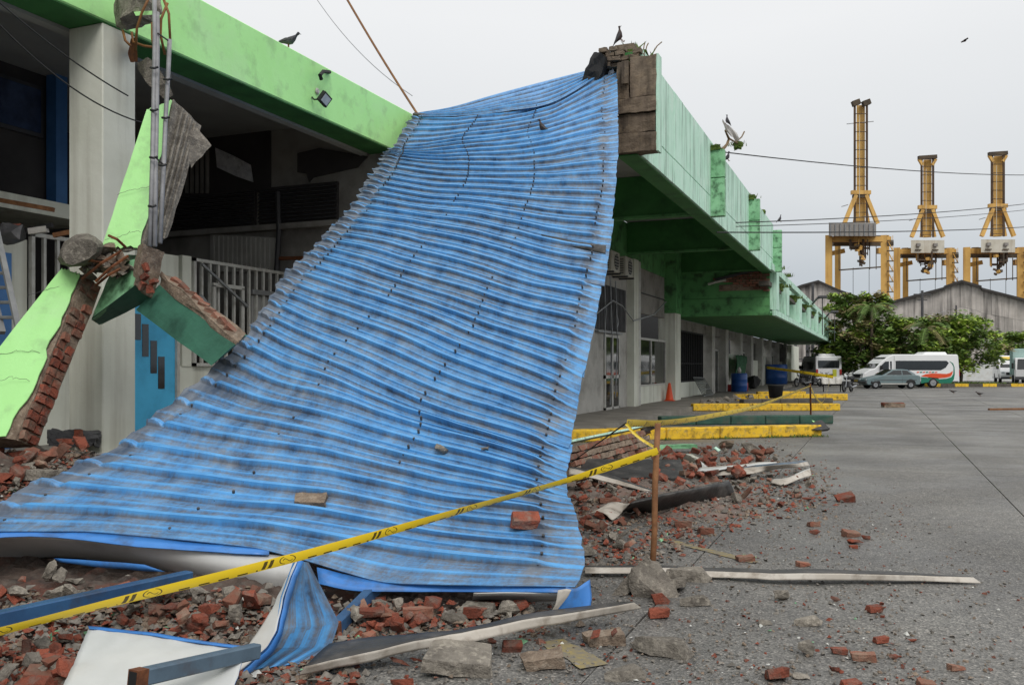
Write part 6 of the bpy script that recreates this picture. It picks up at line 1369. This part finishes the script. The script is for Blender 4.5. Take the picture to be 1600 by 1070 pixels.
# fallen wall piece beside the yellow kerb
fw = thing('fallen_wall_piece', 'toppled piece of green topped brick wall leaning beside the yellow kerb', 'wall piece', MG(950, 720))
a, b = MG(884, 748), MG(1018, 706); ax = (b - a); Ln = ax.length; ax.normalize(); up = Vector((0, 0, 1)); nn_ = Vector((-ax.y, ax.x, 0))
rot = Matrix((ax, nn_, up)).transposed() @ Matrix.Rotation(-.35, 3, 'X')
for r_ in range(4):
    for k in range(11):
        c = a + ax * (Ln * (k + .5 + .5 * (r_ % 2)) / 11.5) + Vector((0, 0, .07 + r_ * .088)) + nn_ * (r_ * .035 + R.uniform(-.012, .012))
        if r_ == 0 and R.random() < .3: continue
        o = bpy.data.objects.new('brick', roughen(MB().box(c, (Ln / 11.5 - .012, .2, .078), rot), 2, .016, 12, m_brick2 if R.random() < .4 else m_mort, 'brick')); link(o, fw)
o = bpy.data.objects.new('green_coping', roughen(MB().box(a + ax * Ln / 2 + Vector((0, 0, .44)) + nn_ * .15, (Ln, .2, .03), rot), 6, .008, 8, m_mint, 'green_coping')); link(o, fw)
o = bpy.data.objects.new('broken_cap', roughen(MB().box(b + Vector((0, 0, .42)) - ax * .1, (.4, .26, .07), rot), 3, .03, 8, m_tar, 'broken_cap')); link(o, fw)
sl = tag(bpy.data.objects.new('asphalt_slab', roughen(MB().box(MG(980, 745) + Vector((0, 0, .1)), (1.5, .8, .05), Matrix.Rotation(TH - .1, 3, 'Z') @ Matrix.Rotation(.2, 3, 'X')), 5, .015, 5, m_tar, 'asphalt_slab')), 'dark roofing felt slab lying among the bricks at the foot of the fallen wall', 'slab'); COL.objects.link(sl)
o = tag(bpy.data.objects.new('green_board', roughen(MB().box(MG(1045, 707) + Vector((0, 0, .1)), (1.0, .18, .07), Matrix.Rotation(TH + .25, 3, 'Z')), 4, .015, 8, m_wgreen, 'green_board')), 'mossy green broken coping lying behind the wooden stake', 'masonry'); COL.objects.link(o)
for u, v, s, mt, lab in ((1076, 722, .3, m_lgrey, 'pale rendered block in the brick heap right of the stake'), (1138, 700, .3, m_brown, 'dark brown lump on top of the brick heap'), (1175, 712, .35, m_conc, 'grey chunk at the right of the brick heap'), (1120, 704, .12, m_mint, 'mint painted fragment on the brick heap')):
    put('masonry_lump', chunk_mesh(0, mt, .6), MG(u, v), s * 1.3, lab, 'masonry', up=.2)

# ================================================================ FLASHINGS, STAKE AND TAPE
def strip(label, rows, mats, name='metal_flashing', n2=24):
    t = thing(name, label, 'flashing', G(*rows[0][0]))
    for nm, (ra, rb), m_ in zip(('lip', 'web'), ((rows[0], rows[1]), (rows[1], rows[2])), mats):
        gp = [[G(*p) for p in r] for r in (ra, rb)]; out = []
        for i in range(5):
            out.append([spline(gp[0], j / n2).lerp(spline(gp[1], j / n2), i / 4) for j in range(n2 + 1)])
        out = [[p + noise.noise_vector(p * 3.3) * .012 + noise.noise_vector(p * 9) * .004 for p in r] for r in out]
        o = obj(nm, MB().grid(out), m_, t, True, fix=False); s = o.modifiers.new('t', 'SOLIDIFY'); s.thickness = .006; s.offset = 0
    return t
strip('long white edged flashing in the foreground, slanting up to the right', [[(468, 1054, .03), (560, 1036, .05), (640, 1018, .07), (730, 1004, .09), (850, 978, .1), (1003, 950, .1)], [(478, 1040, .08), (560, 1022, .1), (640, 1004, .12), (730, 986, .14), (850, 964, .15), (990, 941, .15)], [(515, 1006, .09), (590, 995, .11), (660, 990, .12), (740, 978, .13), (850, 955, .14), (960, 940, .14)]], (m_flash, m_tar))
strip('long thin white flashing lying flat across the pavement behind the stake', [[(915, 895, .03), (1040, 896, .03), (1130, 902, .02), (1240, 905, .04), (1380, 906, .03), (1533, 911, .01)], [(915, 886, .06), (1040, 887, .06), (1130, 893, .05), (1240, 895, .08), (1380, 897, .07), (1520, 902, .04)], [(915, 884, .05), (1040, 884, .05), (1130, 888, .05), (1240, 890, .07), (1380, 892, .06), (1495, 898, .04)]], (m_flash, m_tar))
strip('dark curved flashing standing on edge in the brick rubble', [[(968, 802, .02), (1020, 800, .02), (1080, 790, .02), (1150, 776, .03)], [(985, 785, .22), (1030, 776, .24), (1090, 763, .24), (1140, 752, .22)], [(992, 781, .22), (1030, 773, .24), (1090, 761, .24), (1138, 750, .22)]], (m_tar, m_tar))
strip('torn white end of the dark curved flashing', [[(918, 802, .05), (940, 800, .08), (956, 812, .02), (960, 810, .02)], [(930, 798, .08), (950, 792, .1), (968, 800, .06), (972, 800, .06)], [(950, 786, .12), (962, 784, .14), (976, 786, .14), (984, 786, .16)]], (m_flash, m_flash))
strip('straight pale flashing leaning on the bricks beside the blue roof', [[(890, 740, .3), (930, 748, .22), (980, 760, .14), (1022, 772, .08)], [(890, 732, .34), (930, 740, .26), (980, 754, .18), (1022, 767, .11)], [(890, 728, .34), (930, 736, .26), (980, 751, .18), (1022, 765, .11)]], (m_flash, m_tar))
strip('twisted grey flashing at the right side of the brick rubble', [[(1120, 742, .05), (1170, 740, .08), (1215, 732, .12), (1265, 728, .1)], [(1125, 734, .1), (1175, 730, .14), (1215, 726, .2), (1262, 722, .14)], [(1150, 730, .12), (1190, 726, .16), (1225, 722, .2), (1255, 720, .14)]], (m_flash, m_gsteel))
strip('white torn flashing flap at the right side of the rubble', [[(1205, 754, .03), (1225, 757, .03), (1250, 748, .06), (1268, 742, .08)], [(1205, 749, .05), (1228, 748, .08), (1252, 738, .12), (1266, 732, .14)], [(1210, 748, .05), (1230, 746, .08), (1252, 736, .12), (1266, 731, .14)]], (m_flash, m_white))
strip('short white flashing lying on the brick heap', [[(1090, 735, .1), (1130, 733, .12), (1180, 728, .12), (1212, 726, .1)], [(1092, 731, .12), (1130, 729, .14), (1180, 724, .14), (1214, 722, .12)], [(1094, 730, .12), (1130, 728, .14), (1180, 723, .14), (1214, 721, .12)]], (m_white, m_flash))
strip('white scrap with a turned corner among the bricks', [[(1098, 738, .05), (1104, 738, .05), (1118, 736, .05)], [(1096, 722, .14), (1104, 730, .1), (1118, 731, .08)], [(1095, 720, .14), (1105, 729, .1), (1118, 730, .08)]], (m_white, m_white))
pb = G(1019, 900, .1); pt = Q(1028, 661, depth(pb) + .02)
t = thing('wooden_stake', 'brown wooden stake holding up the yellow tape', 'stake', pb)
obj('shaft', MB().tube([pb, pb.lerp(pt, .3) + Vector((.004, 0, 0)), pb.lerp(pt, .6) - Vector((.004, 0, 0)), pt], [.022, .02, .021, .02], 8), m_wood, t, True)
bs_ = thing('stake_base', 'large broken concrete lump with a red brick in it holding the wooden stake', 'concrete', G(1020, 955))
d = depth(pb)
for pts, m_ in ((((985, 890), (1010, 878), (1030, 880), (1052, 912), (1060, 935), (1050, 952), (1030, 958), (1000, 948), (988, 930), (984, 905)), m_conc),):
    o = bpy.data.objects.new('lump', hull([Q(u, v, d - .12) for u, v in pts] + [Q(u + (u - 1022) * -.2, v - 4, d + .12) for u, v in pts] + [Q(1016, 920, d - .2), Q(1030, 930, d - .2)], m_, 'lump', 3, .025, 7)); link(o, bs_)
o = bpy.data.objects.new('brick', hull([Q(u, v, dd) for u, v in ((1018, 928), (1034, 926), (1047, 940), (1042, 950), (1024, 944)) for dd in (d - .32, d - .1)], m_brick, 'brick', 2, .012)); link(o, bs_)
o = bpy.data.objects.new('slanting_block', hull([Q(u, v, dd) for u, v in ((996, 882), (1012, 868), (1018, 876), (985, 922), (962, 940), (950, 936)) for dd in (d - .1, d + .06)], m_conc, 'slanting_block', 3, .012, 8)); link(o, bs_)
o = bpy.data.objects.new('side_slab', hull([Q(u, v, dd) for u, v in ((1040, 905), (1072, 902), (1070, 916), (1048, 920)) for dd in (d - .1, d + .1)], m_conc, 'side_slab', 2, .015, 8)); link(o, bs_)

def tape(label, pts, wd, twist=.5, name='caution_tape', ns=90):
    P_ = [Vector(p) for p in pts]; L_ = 0; rows = [[], [], []]; us = []; prev = None
    for i in range(ns + 1):
        q = spline(P_, i / ns); t_ = (spline(P_, min(1, i / ns + .01)) - spline(P_, max(0, i / ns - .01))).normalized()
        if prev is not None: L_ += (q - prev).length
        prev = q; us.append(L_); a = twist + .25 * math.sin(i * .13); side = t_.cross(Vector((0, 0, 1))).normalized(); u_ = side.cross(t_).normalized()
        x = (u_ * math.cos(a) + side * math.sin(a)); y = t_.cross(x)
        for k, (s_, b_) in enumerate(((-.5, 0), (0, .006), (.5, 0))): rows[k].append(q + x * wd * s_ + y * b_)
    me = MB().grid(rows).mesh(name, m_tape, True, False); uv = me.uv_layers.new(name='UVMap'); n = ns + 1
    for l in me.loops: uv.data[l.index].uv = (us[l.vertex_index % n], (l.vertex_index // n) / 2)
    o = bpy.data.objects.new(name, me); COL.objects.link(o); return tag(o, label, 'tape')
ta = Q(1028, 704, d - .03)
tape('yellow caution tape stretched across the picture in front of the blue roof', [Q(-60, 1002, 3.55), Q(150, 947, 3.95), Q(470, 868, 4.4), Q(750, 789, 5.3), Q(900, 746, 6.0), ta], .048, .35)
kn = Q(978, 661, d + .6)
tape('short slack strand of yellow tape from the stake to the knot behind it', [ta + Vector((0, .05, 0)), Q(1005, 688, d + .2), Q(990, 676, d + .4), kn], .022, .9, ns=30)
tp_ = Q(1266, 603, 24)
tape('second yellow tape running from the knot to the thin rod by the kerbs', [kn, Q(1040, 660, d + 2), Q(1110, 650, 10.5), Q(1190, 632, 16), tp_], .06, .3, ns=60)
tape('third yellow tape running along the platform to the yellow green board', [Q(1198, 574, 50), Q(1250, 581, 48), Q(1302, 589, 47)], .16, .2, ns=30)
tape('limp loop of yellow tape hanging over the third yellow kerb', [tp_, Q(1274, 620, 26), Q(1284, 629, 29), Q(1290, 618, 33), Q(1296, 596, 38)], .05, .3, ns=30)
wire('tie_wire', kn, G(893, 722, .35), .0, .006, 'thin dark wire from the tape knot down to the fallen brick wall')
o = tag(obj('rod', MB().tube([G(1267, 657), tp_ + Vector((0, 0, .05))], .025, 6), m_rust), 'thin rusty rod standing behind the yellow kerb with tape on its tip', 'rod')
p = k1.location + Vector((4.85, 3.72, 0)); o = tag(bpy.data.objects.new('burnt_lump', hull([p + Vector((R.gauss(0, .12), R.gauss(0, .12), abs(R.gauss(.18, .1)))) for _ in range(24)], m_tar, 'burnt_lump', 2, .03, 6)), 'dark lump at the right end of the nearest yellow kerb', 'rubble'); COL.objects.link(o)
put('paint_flake', FLAKE[0], G(1275, 664, .12), .28, 'pale green painted chip on the dark lump at the kerb end', 'paint flake', up=.3)
put('pebble', CH[0], G(1236, 661, .0), .16, 'round pale stone in front of the dark green kerb', 'stone', up=.2)

# ================================================================ BIRDS
def bird(name, label, p, yaw, ln, mat, pitch=0.0, fly=False):
    """one lofted body from tail tip to beak"""
    t = bpy.data.objects.new(name, None); t.location = p; t.rotation_euler = (0, -pitch, yaw); COL.objects.link(t); tag(t, label, 'bird'); INV[t.name] = Matrix()
    s = ln / .34; ST = [(-.17, .07, .012, .006), (-.11, .085, .026, .012), (-.06, .1, .042, .03), (0, .112, .058, .052), (.05, .13, .056, .056), (.085, .165, .036, .04), (.1, .2, .026, .028), (.112, .222, .026, .026), (.13, .228, .018, .018), (.14, .224, .006, .006), (.162, .216, .002, .002)]
    rows = [[Vector((x, ry * math.cos(a), z + rz * math.sin(a))) * s for a in [6.2832 * k / 12 for k in range(13)]] for x, z, ry, rz in ST]
    obj('body', MB().grid(rows), mat, t, True)
    if fly:
        for sg in (-1, 1): obj('wing', MB().prism([Vector((x, sg * y, .13)) * s for x, y in ((.06, .03), (.08, .18), (.0, .32), (-.03, .2), (-.06, .04))], (0, 0, .01)), mat, t)
    else:
        for sg in (-1, 1):
            obj('wing', MB().grid([[Vector((x, sg * (y + .004), z)) * s for x, y, z in r] for r in (((.05, .05, .15), (-.04, .048, .135), (-.13, .02, .095)), ((.045, .059, .125), (-.04, .052, .1), (-.13, .024, .082)))]), m_slat, t, True)
            obj('leg', MB().tube([Vector((.0, sg * .022, .07)) * s, Vector((.005, sg * .022, 0)) * s, Vector((.03, sg * .022, 0)) * s], .006 * s, 5), m_rust, t)
    return t
CAMR = TH      # yaw that points to the picture's right
bird('pigeon', 'grey pigeon standing on top of the light green beam', PX(450, 77, -7.95), CAMR, .36, m_pigeon, -.1)
bird('pigeon', 'dark pigeon facing away left on the upper part of the blue roof', Q(846, 213, 1 / iv(846, 213)) + Vector((0, 0, .02)), math.pi + CAMR, .3, m_brbird, .35)
bird('pigeon', 'dark bird perched on the burnt brick stub at the canopy corner', PY(974, 66, 15.3), CAMR, .36, m_brbird, .75)
bird('pigeon', 'small grey pigeon perched on top of the dead shrub', PX(1133, 194, -3.6), math.pi + CAMR, .3, m_pigeon, .7)
bird('pigeon', 'small dark bird on the mossy top beside the nearest fin', PX(1139, 252, -3.8), CAMR, .34, m_pigeon, .5)
bird('pigeon', 'pigeon standing on the third green fin of the high canopy', PX(1220, 347, -3.6), CAMR, .36, m_pigeon, .5)
bird('pigeon', 'dark bird walking on the pavement left of its companion', G(1491, 615), math.pi + CAMR, .42, m_brbird, -.4)
bird('pigeon', 'dark bird walking on the pavement farther right', G(1532, 619), math.pi + CAMR, .42, m_brbird, -.3)
bird('pigeon', 'tiny bird flying high in the sky at the right', Q(1507, 68, 40), CAMR, .34, m_brbird, 0, True)
